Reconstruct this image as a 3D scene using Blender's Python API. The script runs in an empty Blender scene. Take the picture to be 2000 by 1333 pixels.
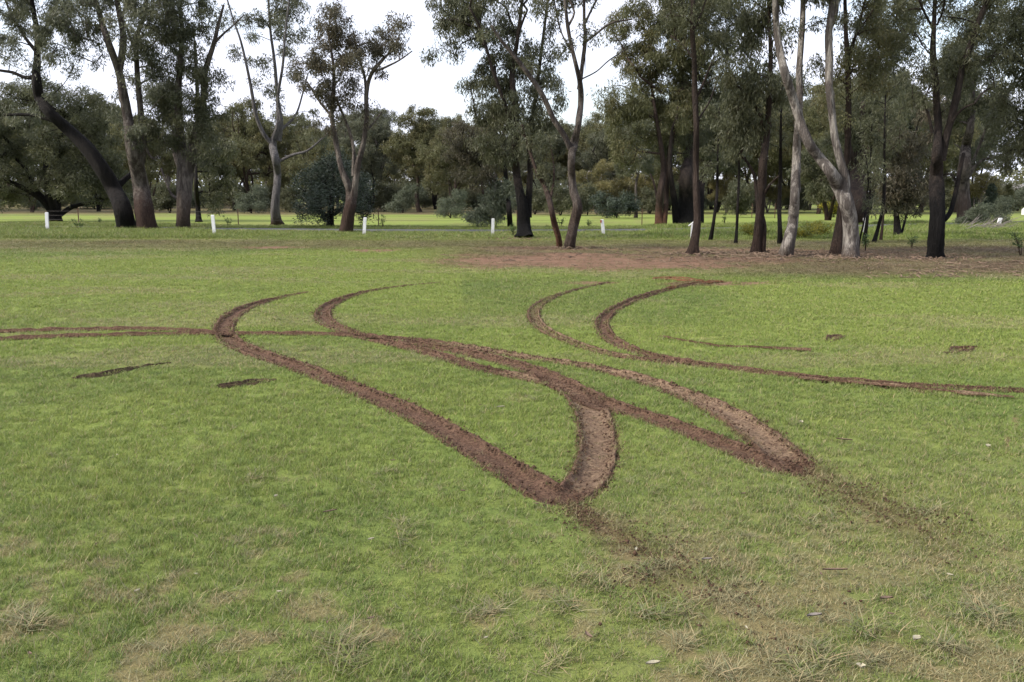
import bpy, math, random
import numpy as np
from mathutils import Vector

SC = bpy.context.scene
COL = SC.collection
R = math.radians

# ------------------------------------------------------------------ camera
F_PX, HORIZON, CAM_H = 1632.0, 388.0, 1.6
PITCH = math.atan((666.5 - HORIZON) / F_PX)
cam_d = bpy.data.cameras.new('camera'); cam = bpy.data.objects.new('camera', cam_d); COL.objects.link(cam)
cam_d.sensor_width = 36.0; cam_d.lens = 36.0 * F_PX / 2000.0
cam_d.clip_start = 0.05; cam_d.clip_end = 6000
cam.location = (0, 0, CAM_H); cam.rotation_euler = (R(90) - PITCH, 0, 0)
SC.camera = cam

# ------------------------------------------------------------------ light
SUN_EL, SUN_AZ = 36.0, -68.0      # from the left, a little behind the camera (azimuth from +Y, clockwise)
world = bpy.data.worlds.new('World'); SC.world = world; world.use_nodes = True
nt = world.node_tree; nt.nodes.clear()
wo = nt.nodes.new('ShaderNodeOutputWorld'); bg = nt.nodes.new('ShaderNodeBackground')
sky = nt.nodes.new('ShaderNodeTexSky'); sky.sky_type = 'NISHITA'; sky.sun_disc = False
sky.sun_elevation = R(SUN_EL); sky.sun_rotation = R(SUN_AZ); sky.air_density = 1.2; sky.dust_density = 2.0
tc = nt.nodes.new('ShaderNodeTexCoord'); mp = nt.nodes.new('ShaderNodeMapping')
mp.inputs['Scale'].default_value = (1.0, 1.0, 2.6)
nz = nt.nodes.new('ShaderNodeTexNoise'); nz.inputs['Scale'].default_value = 2.6
nz.inputs['Detail'].default_value = 7; nz.inputs['Roughness'].default_value = 0.55; nz.inputs['Distortion'].default_value = 0.4
rp = nt.nodes.new('ShaderNodeValToRGB'); rp.color_ramp.elements[0].position = 0.36; rp.color_ramp.elements[1].position = 0.56
rp.color_ramp.elements[0].color = (0.42, 0.42, 0.42, 1)
mx = nt.nodes.new('ShaderNodeMix'); mx.data_type = 'RGBA'
mx.inputs['B'].default_value = (4.6, 4.75, 5.5, 1)
nt.links.new(tc.outputs['Generated'], mp.inputs['Vector']); nt.links.new(mp.outputs['Vector'], nz.inputs['Vector'])
nt.links.new(nz.outputs['Fac'], rp.inputs['Fac']); nt.links.new(rp.outputs['Color'], mx.inputs['Factor'])
nt.links.new(sky.outputs['Color'], mx.inputs['A']); nt.links.new(mx.outputs['Result'], bg.inputs['Color'])
bg.inputs['Strength'].default_value = 0.1
nt.links.new(bg.outputs['Background'], wo.inputs['Surface'])
sd = bpy.data.lights.new('sun', 'SUN'); sd.energy = 2.1; sd.angle = R(16); sd.color = (1.0, 0.93, 0.82)
sun = bpy.data.objects.new('sun', sd); COL.objects.link(sun)
_d = Vector((math.sin(R(SUN_AZ)) * math.cos(R(SUN_EL)), math.cos(R(SUN_AZ)) * math.cos(R(SUN_EL)), math.sin(R(SUN_EL))))
_d = Vector((_d.x, -0.25 * abs(_d.x), _d.z)).normalized()
sky.sun_rotation = math.atan2(_d.x, _d.y)
sun.rotation_euler = _d.to_track_quat('Z', 'Y').to_euler()
SC.view_settings.view_transform = 'Standard'; SC.view_settings.look = 'None'
SC.view_settings.exposure = 1.5; SC.view_settings.gamma = 1.0; SC.view_settings.use_curve_mapping = False
SC.cycles.max_bounces = 5; SC.cycles.diffuse_bounces = 3; SC.cycles.transmission_bounces = 3
SC.cycles.transparent_max_bounces = 4; SC.cycles.use_denoising = True

# ------------------------------------------------------------------ numbers
RNG = np.random.default_rng(11)
cp, sp = math.cos(PITCH), math.sin(PITCH)

def hash2(ix, iy, seed):
    h = (ix.astype(np.int64) * 374761393 + iy.astype(np.int64) * 668265263 + seed * 974634777) & 0xFFFFFFFF
    h = ((h ^ (h >> 13)) * 1274126177) & 0xFFFFFFFF
    return ((h ^ (h >> 16)) & 0xFFFFFF) / float(0xFFFFFF)

def vnoise(x, y, seed=0):
    ix, iy = np.floor(x), np.floor(y); fx, fy = x - ix, y - iy
    fx = fx * fx * (3 - 2 * fx); fy = fy * fy * (3 - 2 * fy)
    a = hash2(ix, iy, seed); b = hash2(ix + 1, iy, seed); c = hash2(ix, iy + 1, seed); d = hash2(ix + 1, iy + 1, seed)
    return (a * (1 - fx) + b * fx) * (1 - fy) + (c * (1 - fx) + d * fx) * fy

def fbm(x, y, scale, seed=0, octs=4):
    s = 0; a = 1; t = 0
    for o in range(octs):
        s = s + a * vnoise(x / scale * 2 ** o + 13.7 * o, y / scale * 2 ** o + 7.1 * o, seed + o); t += a; a *= 0.55
    return s / t

def sstep(a, b, x):
    t = np.clip((x - a) / (b - a), 0, 1); return t * t * (3 - 2 * t)

def terrain(x, y):
    x = np.asarray(x, float); y = np.asarray(y, float)
    h = 0.05 * (fbm(x, y, 9.0, 3, 2) - 0.5) * sstep(2, 14, np.hypot(x, y))
    h = h + 1.6 * sstep(115, 190, y) * np.exp(-((x + 62) / 38.0) ** 2)          # green rise far left
    h = h + 0.35 * sstep(120, 400, y)
    return h

def P(u, v, D):
    """a point of the photo's ray at distance D along the ground"""
    a = (u - 1000) / F_PX; b = (666.5 - v) / F_PX
    t = D / (cp + b * sp)
    return np.array([a * t, D, CAM_H + t * (-sp + b * cp)])

def depth_of(v):
    b = (666.5 - v) / F_PX
    t = CAM_H / (sp - b * cp)
    return t * (cp + b * sp)

def G(u, v):
    D = depth_of(v); p = P(u, v, D)
    return float(p[0]), float(D)

def to_px(x, y):
    """ground point to photo pixel (ahead of the camera)"""
    y = np.maximum(y, 0.3)
    fz = y * cp + CAM_H * sp; up = y * sp - CAM_H * cp
    return 1000 + F_PX * x / fz, 666.5 - F_PX * up / fz

# ------------------------------------------------------------------ object helpers
def link(o, parent=None):
    COL.objects.link(o)
    if parent is not None: o.parent = parent
    return o

def tag(o, label=None, cat=None, group=None, kind=None):
    if label: o['label'] = label
    if cat: o['category'] = cat
    if group: o['group'] = group
    if kind: o['kind'] = kind
    return o

def empty(name, loc):
    o = bpy.data.objects.new(name, None); link(o); o.location = loc; o.empty_display_size = 0.2
    return o

def np_mesh(name, V, Fc, mat=None, smooth=False, attrs=None):
    """V (n,3), Fc (m,k) -> mesh; fast path for large meshes"""
    me = bpy.data.meshes.new(name)
    V = np.asarray(V, np.float32); Fc = np.asarray(Fc, np.int32); k = Fc.shape[1]
    me.vertices.add(len(V)); me.vertices.foreach_set('co', V.ravel())
    me.loops.add(Fc.size); me.loops.foreach_set('vertex_index', Fc.ravel())
    me.polygons.add(len(Fc)); me.polygons.foreach_set('loop_start', np.arange(0, Fc.size, k, dtype=np.int32))
    me.polygons.foreach_set('loop_total', np.full(len(Fc), k, np.int32))
    if smooth: me.polygons.foreach_set('use_smooth', np.ones(len(Fc), bool))
    for n, a in (attrs or {}).items():
        at = me.attributes.new(n, 'FLOAT', 'POINT'); at.data.foreach_set('value', np.asarray(a, np.float32))
    me.update(calc_edges=True)
    if mat: me.materials.append(mat)
    return me

def obj(name, me, parent=None):
    return link(bpy.data.objects.new(name, me), parent)

class MB:
    """collects tubes and boxes for one mesh"""
    def __init__(s): s.v = []; s.f = []; s.n = 0
    def add(s, V, Fc):
        s.v.append(np.asarray(V, float)); s.f.extend([tuple(i + s.n for i in f) for f in Fc]); s.n += len(V)
    def box(s, c, size, rot=0.0, taper=1.0):
        x, y, z = [k / 2 for k in size]; V = []
        for dz, t in ((-z, 1), (z, taper)):
            for dx, dy in ((-x, -y), (x, -y), (x, y), (-x, y)):
                dx *= t; dy *= t
                V.append((c[0] + dx * math.cos(rot) - dy * math.sin(rot), c[1] + dx * math.sin(rot) + dy * math.cos(rot), c[2] + dz))
        s.add(V, [(0, 3, 2, 1), (4, 5, 6, 7), (0, 1, 5, 4), (1, 2, 6, 5), (2, 3, 7, 6), (3, 0, 4, 7)])
    def tube(s, pts, rad, sides=8, cap=True, bump=0.0, flare=0.0, seed=0):
        pts = np.asarray(pts, float); rad = np.asarray(rad, float); n = len(pts)
        if n < 2: return
        tg = np.gradient(pts, axis=0); tg /= np.linalg.norm(tg, axis=1)[:, None] + 1e-9
        ref = np.array([1.0, 0, 0]) if abs(tg[0][0]) < 0.8 else np.array([0, 1.0, 0])
        ang = np.linspace(0, 2 * math.pi, sides, endpoint=False)
        V = []; u = ref
        for i in range(n):
            u = u - tg[i] * np.dot(u, tg[i]); u /= np.linalg.norm(u) + 1e-9
            w = np.cross(tg[i], u)
            r = np.full(sides, rad[i])
            if bump:
                al = i * 0.35
                r = r * (1 + bump * (vnoise(np.cos(ang) * 1.6 + 5 + seed, np.sin(ang) * 1.6 + 5 + al, seed) - 0.5) * 2
                         + bump * 0.5 * (vnoise(np.cos(ang) * 4 + 9, np.sin(ang) * 4 + al * 2.3, seed + 7) - 0.5) * 2)
            if bump and sides >= 14:
                r = r * (1 + .10 * (vnoise(np.cos(ang) * 5 + 30, np.sin(ang) * 5 + 30 + i * .10, seed + 3) - .5) + .07 * (vnoise(np.cos(ang) * 11 + 60, np.sin(ang) * 11 + i * .25, seed + 4) - .5))
            if flare:
                h = pts[i][2] - pts[0][2]
                r = r * (1 + flare * 1.15 * math.exp(-max(h, 0) / 0.16) * (0.45 + 0.45 * np.cos(ang * 5 + seed)))
            V.extend(pts[i] + np.outer(np.cos(ang) * r, u) + np.outer(np.sin(ang) * r, w))
        Fc = [(i * sides + j, i * sides + (j + 1) % sides, (i + 1) * sides + (j + 1) % sides, (i + 1) * sides + j)
              for i in range(n - 1) for j in range(sides)]
        if cap:
            V.append(pts[-1] + tg[-1] * rad[-1] * 0.6); t = n * sides; b = (n - 1) * sides
            Fc += [(b + j, b + (j + 1) % sides, t) for j in range(sides)]
        s.add(V, Fc)
    def build(s, name, mat, parent=None, smooth=True):
        me = bpy.data.meshes.new(name); me.from_pydata(np.vstack(s.v).tolist(), [], s.f)
        if smooth:
            me.polygons.foreach_set('use_smooth', np.ones(len(me.polygons), bool))
        me.materials.append(mat); me.update()
        return obj(name, me, parent)

def spline(pts, step):
    """Catmull-Rom through rows of any width; rows [:3] are the position"""
    pts = np.asarray(pts, float)
    if len(pts) == 2: pts = np.array([pts[0], (pts[0] + pts[1]) / 2, pts[1]])
    ex = np.vstack([2 * pts[0] - pts[1], pts, 2 * pts[-1] - pts[-2]]); out = []
    for i in range(1, len(ex) - 2):
        a, b, c, d = ex[i - 1], ex[i], ex[i + 1], ex[i + 2]
        n = max(1, int(np.linalg.norm((c - b)[:3]) / step + 0.5))
        for k in range(n):
            t = k / n
            out.append(0.5 * ((2 * b) + (c - a) * t + (2 * a - 5 * b + 4 * c - d) * t * t + (-a + 3 * b - 3 * c + d) * t ** 3))
    out.append(pts[-1]); return np.array(out)

# ------------------------------------------------------------------ material helpers
def new_mat(name, rough=0.9, spec=0.2):
    m = bpy.data.materials.new(name); m.use_nodes = True
    b = m.node_tree.nodes['Principled BSDF']; b.inputs['Roughness'].default_value = rough
    b.inputs['Specular IOR Level'].default_value = spec
    return m, m.node_tree, b

def N(t, kind, **kw):
    n = t.nodes.new(kind)
    for k, v in kw.items():
        if k in n.inputs: n.inputs[k].default_value = v
        else: setattr(n, k, v)
    return n

def mixc(t, fac, a, b, blend='MIX'):
    m = t.nodes.new('ShaderNodeMix'); m.data_type = 'RGBA'; m.blend_type = blend
    for s, x in (('Factor', fac), ('A', a), ('B', b)):
        if isinstance(x, (int, float)): m.inputs[s].default_value = x
        elif isinstance(x, tuple): m.inputs[s].default_value = (*x, 1) if len(x) == 3 else x
        else: t.links.new(x, m.inputs[s])
    return m.outputs['Result']

def math_n(t, op, a, b=0.0, c=None, clamp=False):
    m = t.nodes.new('ShaderNodeMath'); m.operation = op; m.use_clamp = clamp
    for i, x in enumerate((a, b) if c is None else (a, b, c)):
        if isinstance(x, (int, float)): m.inputs[i].default_value = x
        else: t.links.new(x, m.inputs[i])
    return m.outputs[0]

def noise_n(t, vec, scale, detail=4, rough=0.55, lo=None, hi=None):
    n = N(t, 'ShaderNodeTexNoise', Scale=scale, Detail=detail, Roughness=rough)
    if vec is not None: t.links.new(vec, n.inputs['Vector'])
    if lo is None: return n.outputs['Fac']
    m = t.nodes.new('ShaderNodeMapRange'); m.inputs['From Min'].default_value = lo; m.inputs['From Max'].default_value = hi
    t.links.new(n.outputs['Fac'], m.inputs['Value']); return m.outputs['Result']

def simple(name, col, rough=0.7, spec=0.3, var=0.15, scale=8):
    m, t, b = new_mat(name, rough, spec)
    p = N(t, 'ShaderNodeTexCoord').outputs['Object']
    c = mixc(t, noise_n(t, p, scale, 5, 0.6, 0.3, 0.7), tuple(k * (1 - var) for k in col), tuple(min(1, k * (1 + var)) for k in col))
    t.links.new(c, b.inputs['Base Color']); return m

# ---- grass colour shared by the ground sheet and the blades
def grass_colour(t, kind, pos, rnd=None):
    def at(n):
        a = N(t, 'ShaderNodeAttribute', attribute_name=n, attribute_type=kind); return a.outputs['Fac']
    lush, dry, lit = at('lush'), at('dry'), at('litter')
    big = noise_n(t, pos, 0.55, 4, 0.55, 0.32, 0.68)
    c = mixc(t, big, (0.148, 0.204, 0.044), (0.208, 0.252, 0.056))
    fine = noise_n(t, pos, 6.0, 4, 0.6, 0.3, 0.7)
    c = mixc(t, math_n(t, 'MULTIPLY', fine, 0.55), c, (0.104, 0.168, 0.042))
    c = mixc(t, lush, c, (0.225, 0.285, 0.058))
    c = mixc(t, lit, c, (0.112, 0.078, 0.050))
    c = mixc(t, math_n(t, 'MULTIPLY', at('spray'), .85, clamp=True), c, (0.125, 0.068, 0.044))
    if rnd is not None:
        r2 = math_n(t, 'FRACT', math_n(t, 'MULTIPLY', rnd, 7.31))
        f = math_n(t, 'GREATER_THAN', math_n(t, 'ADD', math_n(t, 'MULTIPLY', dry, 1.15), 0.09), r2)
        straw = mixc(t, math_n(t, 'FRACT', math_n(t, 'MULTIPLY', rnd, 31.7)), (0.340, 0.255, 0.150), (0.250, 0.250, 0.145))
        c = mixc(t, math_n(t, 'MULTIPLY', f, 0.75), c, straw)
        c = mixc(t, 1.0, c, mixc(t, rnd, (0.62, 0.72, 0.72), (1.45, 1.30, 1.40)), 'MULTIPLY')
    else:
        c = mixc(t, math_n(t, 'MULTIPLY', dry, 0.8, clamp=True), c, (0.215, 0.150, 0.088))
    return c

def ground_material():
    m, t, b = new_mat('mown_lawn_earth', 0.95, 0.1)
    pos = N(t, 'ShaderNodeNewGeometry').outputs['Position']
    c = grass_colour(t, 'GEOMETRY', pos)
    thatch = noise_n(t, pos, 55, 5, 0.7, 0.3, 0.7)
    c = mixc(t, math_n(t, 'MULTIPLY', thatch, 0.35), c, (0.075, 0.062, 0.032))
    so = N(t, 'ShaderNodeAttribute', attribute_name='soil').outputs['Fac']
    sn = noise_n(t, pos, 2.2, 6, 0.65, 0.3, 0.7)
    soil = mixc(t, sn, (0.118, 0.068, 0.045), (0.215, 0.130, 0.085))
    sf = math_n(t, 'ADD', so, math_n(t, 'MULTIPLY', math_n(t, 'SUBTRACT', noise_n(t, pos, 5.0, 6, 0.7), 0.5), 1.1))
    mr = t.nodes.new('ShaderNodeMapRange'); mr.inputs['From Min'].default_value = 0.38; mr.inputs['From Max'].default_value = 0.62
    t.links.new(sf, mr.inputs['Value'])
    c = mixc(t, mr.outputs['Result'], c, soil)
    pebb = noise_n(t, pos, 24, 3, 0.5, 0.62, 0.70)
    lt = N(t, 'ShaderNodeAttribute', attribute_name='litter').outputs['Fac']
    c = mixc(t, math_n(t, 'MULTIPLY', pebb, math_n(t, 'MULTIPLY', lt, 0.6)), c, (0.20, 0.16, 0.12))
    t.links.new(c, b.inputs['Base Color'])
    bp = N(t, 'ShaderNodeBump', Strength=0.7, Distance=0.03)
    t.links.new(noise_n(t, pos, 28, 6, 0.7), bp.inputs['Height']); t.links.new(bp.outputs[0], b.inputs['Normal'])
    return m

def blade_material():
    m, t, b = new_mat('grass_blades', 0.6, 0.25)
    pos = N(t, 'ShaderNodeNewGeometry').outputs['Position']
    rnd = N(t, 'ShaderNodeAttribute', attribute_name='blade').outputs['Fac']
    ri = N(t, 'ShaderNodeAttribute', attribute_name='rnd', attribute_type='INSTANCER').outputs['Fac']
    r = math_n(t, 'FRACT', math_n(t, 'ADD', rnd, ri))
    c = grass_colour(t, 'INSTANCER', pos, r)
    t.links.new(c, b.inputs['Base Color'])
    tr = N(t, 'ShaderNodeBsdfTranslucent'); t.links.new(c, tr.inputs['Color'])
    ms = N(t, 'ShaderNodeMixShader'); ms.inputs[0].default_value = 0.3
    t.links.new(b.outputs[0], ms.inputs[1]); t.links.new(tr.outputs[0], ms.inputs[2])
    t.links.new(ms.outputs[0], t.nodes['Material Output'].inputs['Surface'])
    return m

def soil_material(name, dark, light, straw, tan=((0.175, 0.108, 0.072), (0.340, 0.240, 0.160))):
    m, t, b = new_mat(name, 0.95, 0.12)
    pos = N(t, 'ShaderNodeNewGeometry').outputs['Position']
    tn = N(t, 'ShaderNodeAttribute', attribute_name='tan').outputs['Fac']
    n9 = noise_n(t, pos, 9, 7, 0.7, 0.33, 0.67)
    tf = t.nodes.new('ShaderNodeMapRange'); tf.inputs['From Min'].default_value = .35; tf.inputs['From Max'].default_value = .65
    t.links.new(math_n(t, 'ADD', tn, math_n(t, 'MULTIPLY', math_n(t, 'SUBTRACT', noise_n(t, pos, 14, 6, .7), .5), 1.0)), tf.inputs['Value'])
    c = mixc(t, tf.outputs['Result'], mixc(t, n9, dark, light), mixc(t, n9, *tan))
    c = mixc(t, noise_n(t, pos, 50, 5, 0.75, 0.42, 0.66), c, tuple(k * 0.38 for k in dark))
    mp_ = N(t, 'ShaderNodeMapping'); mp_.inputs['Scale'].default_value = (28, 110, 40); t.links.new(pos, mp_.inputs['Vector'])
    st = noise_n(t, mp_.outputs[0], 1.0, 4, 0.65, 0.55, 0.64)
    c = mixc(t, math_n(t, 'MULTIPLY', st, math_n(t, 'ADD', straw * .6, math_n(t, 'MULTIPLY', tn, .6), clamp=True)), c, (0.30, 0.215, 0.130))
    gr = noise_n(t, pos, 7, 6, 0.7, 0.60, 0.72)
    c = mixc(t, math_n(t, 'MULTIPLY', gr, .5), c, (0.085, 0.095, 0.035))
    t.links.new(c, b.inputs['Base Color'])
    bp = N(t, 'ShaderNodeBump', Strength=1.0, Distance=0.03)
    t.links.new(noise_n(t, pos, 40, 8, 0.8), bp.inputs['Height']); t.links.new(bp.outputs[0], b.inputs['Normal'])
    return m

def leaf_material(name, a, bcol, warm=(0.10, 0.075, 0.03), warm_amt=0.25, trans=0.48):
    m, t, b = new_mat(name, 0.5, 0.35)
    v = N(t, 'ShaderNodeAttribute', attribute_name='tint').outputs['Fac']
    w = N(t, 'ShaderNodeAttribute', attribute_name='warm').outputs['Fac']
    c = mixc(t, v, a, bcol)
    c = mixc(t, math_n(t, 'MULTIPLY', w, warm_amt), c, warm)
    t.links.new(c, b.inputs['Base Color'])
    tr = N(t, 'ShaderNodeBsdfTranslucent'); t.links.new(c, tr.inputs['Color'])
    ms = N(t, 'ShaderNodeMixShader'); ms.inputs[0].default_value = trans
    t.links.new(b.outputs[0], ms.inputs[1]); t.links.new(tr.outputs[0], ms.inputs[2])
    t.links.new(ms.outputs[0], t.nodes['Material Output'].inputs['Surface'])
    return m

def bark_material(name, main, second, base, base_h=1.0, soft=0.6, patch=(0.42, 0.62), strip=0.4):
    """main / second colours in long patches, another colour on the rough butt below base_h metres"""
    m, t, b = new_mat(name, 0.9, 0.15)
    p = N(t, 'ShaderNodeTexCoord').outputs['Object']
    mp1 = N(t, 'ShaderNodeMapping'); mp1.inputs['Scale'].default_value = (5, 5, 1.1); t.links.new(p, mp1.inputs['Vector'])
    c = mixc(t, noise_n(t, mp1.outputs[0], 1.0, 5, 0.6, *patch), main, second)
    mp2 = N(t, 'ShaderNodeMapping'); mp2.inputs['Scale'].default_value = (32, 32, 2.6); t.links.new(p, mp2.inputs['Vector'])
    fis = noise_n(t, mp2.outputs[0], 1.0, 5, 0.65, 0.35, 0.65)
    c = mixc(t, math_n(t, 'MULTIPLY', math_n(t, 'SUBTRACT', 1.0, fis), strip), c, tuple(k * 0.35 for k in second))
    sx = N(t, 'ShaderNodeSeparateXYZ'); t.links.new(p, sx.inputs[0])
    hz = math_n(t, 'ADD', sx.outputs['Z'], math_n(t, 'MULTIPLY', math_n(t, 'SUBTRACT', noise_n(t, mp1.outputs[0], 1.3, 5, 0.7), 0.5), 2.4 * soft))
    mr = t.nodes.new('ShaderNodeMapRange'); mr.inputs['From Min'].default_value = base_h + soft * 0.5; mr.inputs['From Max'].default_value = base_h - soft * 0.5
    t.links.new(hz, mr.inputs['Value'])
    bc = mixc(t, fis, tuple(k * 0.45 for k in base), base)
    c = mixc(t, mr.outputs['Result'], c, bc)
    t.links.new(c, b.inputs['Base Color'])
    bp = N(t, 'ShaderNodeBump', Strength=1.0, Distance=0.07)
    t.links.new(fis, bp.inputs['Height']); t.links.new(bp.outputs[0], b.inputs['Normal'])
    return m

M = {}
M['ground'] = ground_material(); M['blade'] = blade_material()
M['soil'] = soil_material('churned_red_soil', (0.110, 0.062, 0.042), (0.200, 0.120, 0.082), 0.7)
M['soil_tan'] = soil_material('scraped_tan_soil', (0.150, 0.088, 0.058), (0.255, 0.170, 0.108), 0.8)
M['soil_dark'] = soil_material('dark_turned_earth', (0.075, 0.050, 0.034), (0.150, 0.100, 0.064), 0.5)
M['soil_orange'] = soil_material('orange_clay', (0.150, 0.065, 0.034), (0.230, 0.110, 0.060), 0.1)
M['leaf_dark'] = leaf_material('dark_gum_leaves', (0.056, 0.064, 0.036), (0.130, 0.136, 0.074))
M['leaf_grey'] = leaf_material('grey_gum_leaves', (0.070, 0.080, 0.050), (0.155, 0.162, 0.104))
M['leaf_olive'] = leaf_material('olive_gum_leaves', (0.072, 0.078, 0.036), (0.165, 0.164, 0.076), (0.16, 0.11, 0.045), 0.35)
M['leaf_brown'] = leaf_material('brownish_gum_leaves', (0.065, 0.062, 0.041), (0.121, 0.111, 0.070), (0.12, 0.08, 0.05), 0.45)
M['leaf_gold'] = leaf_material('golden_leaves', (0.10, 0.098, 0.042), (0.24, 0.215, 0.090), (0.28, 0.23, 0.09), 0.5)  # warm sunlight on far trees, put into the leaf colour
M['leaf_blue'] = leaf_material('blue_green_leaves', (0.024, 0.036, 0.024), (0.058, 0.076, 0.048), (0.05, 0.05, 0.03), 0.1, 0.15)
M['leaf_silver'] = leaf_material('silver_shrub_leaves', (0.070, 0.088, 0.056), (0.145, 0.165, 0.108), (0.12, 0.11, 0.07), 0.2)
M['leaf_yellow'] = leaf_material('yellow_flowers', (0.07, 0.11, 0.03), (0.24, 0.22, 0.035), (0.5, 0.36, 0.02), 0.35)
M['leaf_weed'] = leaf_material('weed_leaves', (0.050, 0.085, 0.030), (0.10, 0.15, 0.05), (0.12, 0.10, 0.05), 0.3)
M['bark_dark'] = bark_material('dark_furrowed_bark', (0.030, 0.025, 0.023), (0.016, 0.014, 0.013), (0.020, 0.017, 0.016), 0.8)
M['bark_grey'] = bark_material('grey_gum_bark', (0.200, 0.172, 0.150), (0.085, 0.070, 0.062), (0.110, 0.082, 0.066), 1.6, 1.2, (0.44, 0.56))
M['bark_pale'] = bark_material('pale_smooth_gum_bark', (0.520, 0.475, 0.425), (0.165, 0.142, 0.128), (0.16, 0.115, 0.088), 0.15, 0.4, (0.43, 0.53), 0.6)
M['bark_paleblue'] = bark_material('silvery_gum_bark', (0.270, 0.252, 0.248), (0.130, 0.120, 0.118), (0.09, 0.060, 0.048), 0.35, 0.3, (0.40, 0.65), 0.5)
M['bark_brown'] = bark_material('brown_stringy_bark', (0.080, 0.058, 0.047), (0.042, 0.032, 0.027), (0.070, 0.045, 0.035), 0.5, 0.5)
M['bark_red'] = bark_material('reddish_bark', (0.105, 0.074, 0.060), (0.060, 0.043, 0.036), (0.165, 0.082, 0.050), 0.8, 1.0)
M['bark_two'] = bark_material('pale_bark_over_red_butt', (0.250, 0.215, 0.185), (0.100, 0.080, 0.070), (0.092, 0.060, 0.048), 1.75, 0.9, (0.42, 0.56), 0.6)
M['bark_burnt'] = bark_material('bark_over_charred_butt', (0.080, 0.062, 0.053), (0.038, 0.031, 0.028), (0.014, 0.013, 0.013), 2.0, 1.0)
M['white'] = simple('white_post_paint', (0.66, 0.66, 0.67), 0.6, 0.3, 0.16, 7)
M['rust'] = simple('rusty_steel', (0.10, 0.055, 0.04), 0.85, 0.2, 0.3, 30)
M['wire'] = simple('fence_wire', (0.06, 0.05, 0.045), 0.6, 0.4, 0.1, 30)
M['asphalt'] = simple('grey_bitumen', (0.085, 0.085, 0.088), 0.9, 0.2, 0.15, 12)
M['bark_litter'] = simple('fallen_bark', (0.150, 0.105, 0.075), 0.8, 0.2, 0.3, 60)
M['dead_leaf'] = simple('dead_gum_leaf', (0.34, 0.31, 0.22), 0.7, 0.3, 0.25, 60)
M['grey_stick'] = simple('grey_dead_wood', (0.20, 0.175, 0.155), 0.9, 0.15, 0.3, 20)

# ------------------------------------------------------------------ tyre tracks: centrelines on the ground
# (name, label, material, width m, strength, [(u, v, width factor) ...])
TRACKS = [
 ('left outer', 'long dark brown tyre track curving from the left hook down to the lower V-shaped point', 'soil', 0.222, 1.0,
  [(600,572,.3),(560,580,.6),(520,590,.85),(478,604,1),(448,624,1.05),(437,645,1.05),(452,668,1.05),(505,692,1),(580,717,1),(660,748,1),(740,780,1),(820,815,1),(900,860,1),(970,903,1),(1035,943,1),(1085,972,1),(1108,985,.8)]),
 ('inner hook', 'tan scraped tyre track curling up from the lower V-shaped point under the dark crossing track', 'soil_tan', 0.225, 1.0,
  [(1098,978,.8),(1138,950,1),(1163,905,1.06),(1168,860,1.1),(1158,815,1.15),(1138,780,1.1),(1100,757,.9),(1040,741,.75),(980,731,.75),(920,717,.75)]),
 ('second hook', 'red-brown tyre track hooking round left of the middle and joining the long crossing track', 'soil', 0.205, 1.0,
  [(865,552,.25),(790,559,.4),(730,568,.6),(680,581,.85),(645,597,1),(630,615,1.05),(645,635,1.05),(695,655,1),(760,671,1),(830,688,.9),(880,703,.85),(925,718,.8),(975,729,.8)]),
 ('crossing', 'thick dark tyre track crossing the middle and ending at the right V-shaped point', 'soil', 0.21, 1.0,
  [(790,667,.5),(850,679,.8),(920,692,.95),(1000,712,1),(1070,736,1.15),(1130,768,1.2),(1190,792,1.05),(1260,814,.95),(1330,838,.95),(1410,868,.98),(1480,897,1),(1545,917,1),(1580,920,.7)]),
 ('far scraped', 'pale scraped tyre track behind the dark crossing one, widening to the right V-shaped point', 'soil_tan', 0.245, 1.0,
  [(740,660,.5),(800,665,.6),(870,673,.65),(950,685,.65),(1040,701,.65),(1130,714,.7),(1210,731,.8),(1290,754,.9),(1370,785,1),(1440,820,1.05),(1495,860,1.05),(1535,895,1.05),(1565,918,.9)]),
 ('left line near', 'nearer of the two thin tyre lines running in from the left edge', 'soil', 0.14, 0.9,
  [(-700,735,.6),(-400,696,.8),(-150,673,.9),(0,664,.9),(120,659,.9),(250,656,.9),(360,654,.9),(480,654,.9),(600,655,.9),(700,658,.9),(780,663,.8)]),
 ('left line far', 'farther of the two thin tyre lines running in from the left edge', 'soil', 0.12, 0.75,
  [(-700,700,.6),(-400,668,.8),(-150,649,1),(0,649,1),(100,647,.9),(200,645,1),(300,646,.9),(380,649,.9),(440,652,.8)]),
 ('right hook', 'brown hooked tyre track with an orange tip sweeping out to the right edge', 'soil', 0.170, 1.0,
  [(1400,551,.4),(1350,558,.7),(1300,568,.9),(1250,583,1),(1205,603,1),(1177,628,1.0),(1183,653,1),(1215,677,1),(1275,697,1),(1350,711,.95),(1450,724,.8),(1560,737,.75),(1700,749,.75),(1850,758,.7),(2000,765,.7),(2150,773,.7),(2400,790,.6),(2700,815,.3)]),
 ('right inner hook', 'fainter hooked tyre track just left of the one with the orange tip', 'soil_tan', 0.155, 0.75,
  [(1190,552,.25),(1130,566,.5),(1080,582,.8),(1048,602,1),(1043,622,1),(1062,645,1),(1110,668,.95),(1170,688,.9),(1240,702,.8),(1320,712,.7)]),
 ('right under line', 'faint tyre line splitting off below the long right-hand track', 'soil_tan', 0.20, 0.6,
  [(1560,741,.5),(1650,750,.8),(1750,758,.9),(1850,768,.8),(1920,775,.5),(1980,780,.15)]),
 ('thin broken line', 'thin broken scuff line inside the right-hand loop', 'soil', 0.09, 0.35,
  [(1290,660,.7),(1350,671,.8),(1400,678,1),(1460,681,1),(1520,684,1),(1590,688,.7)]),
]
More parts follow.
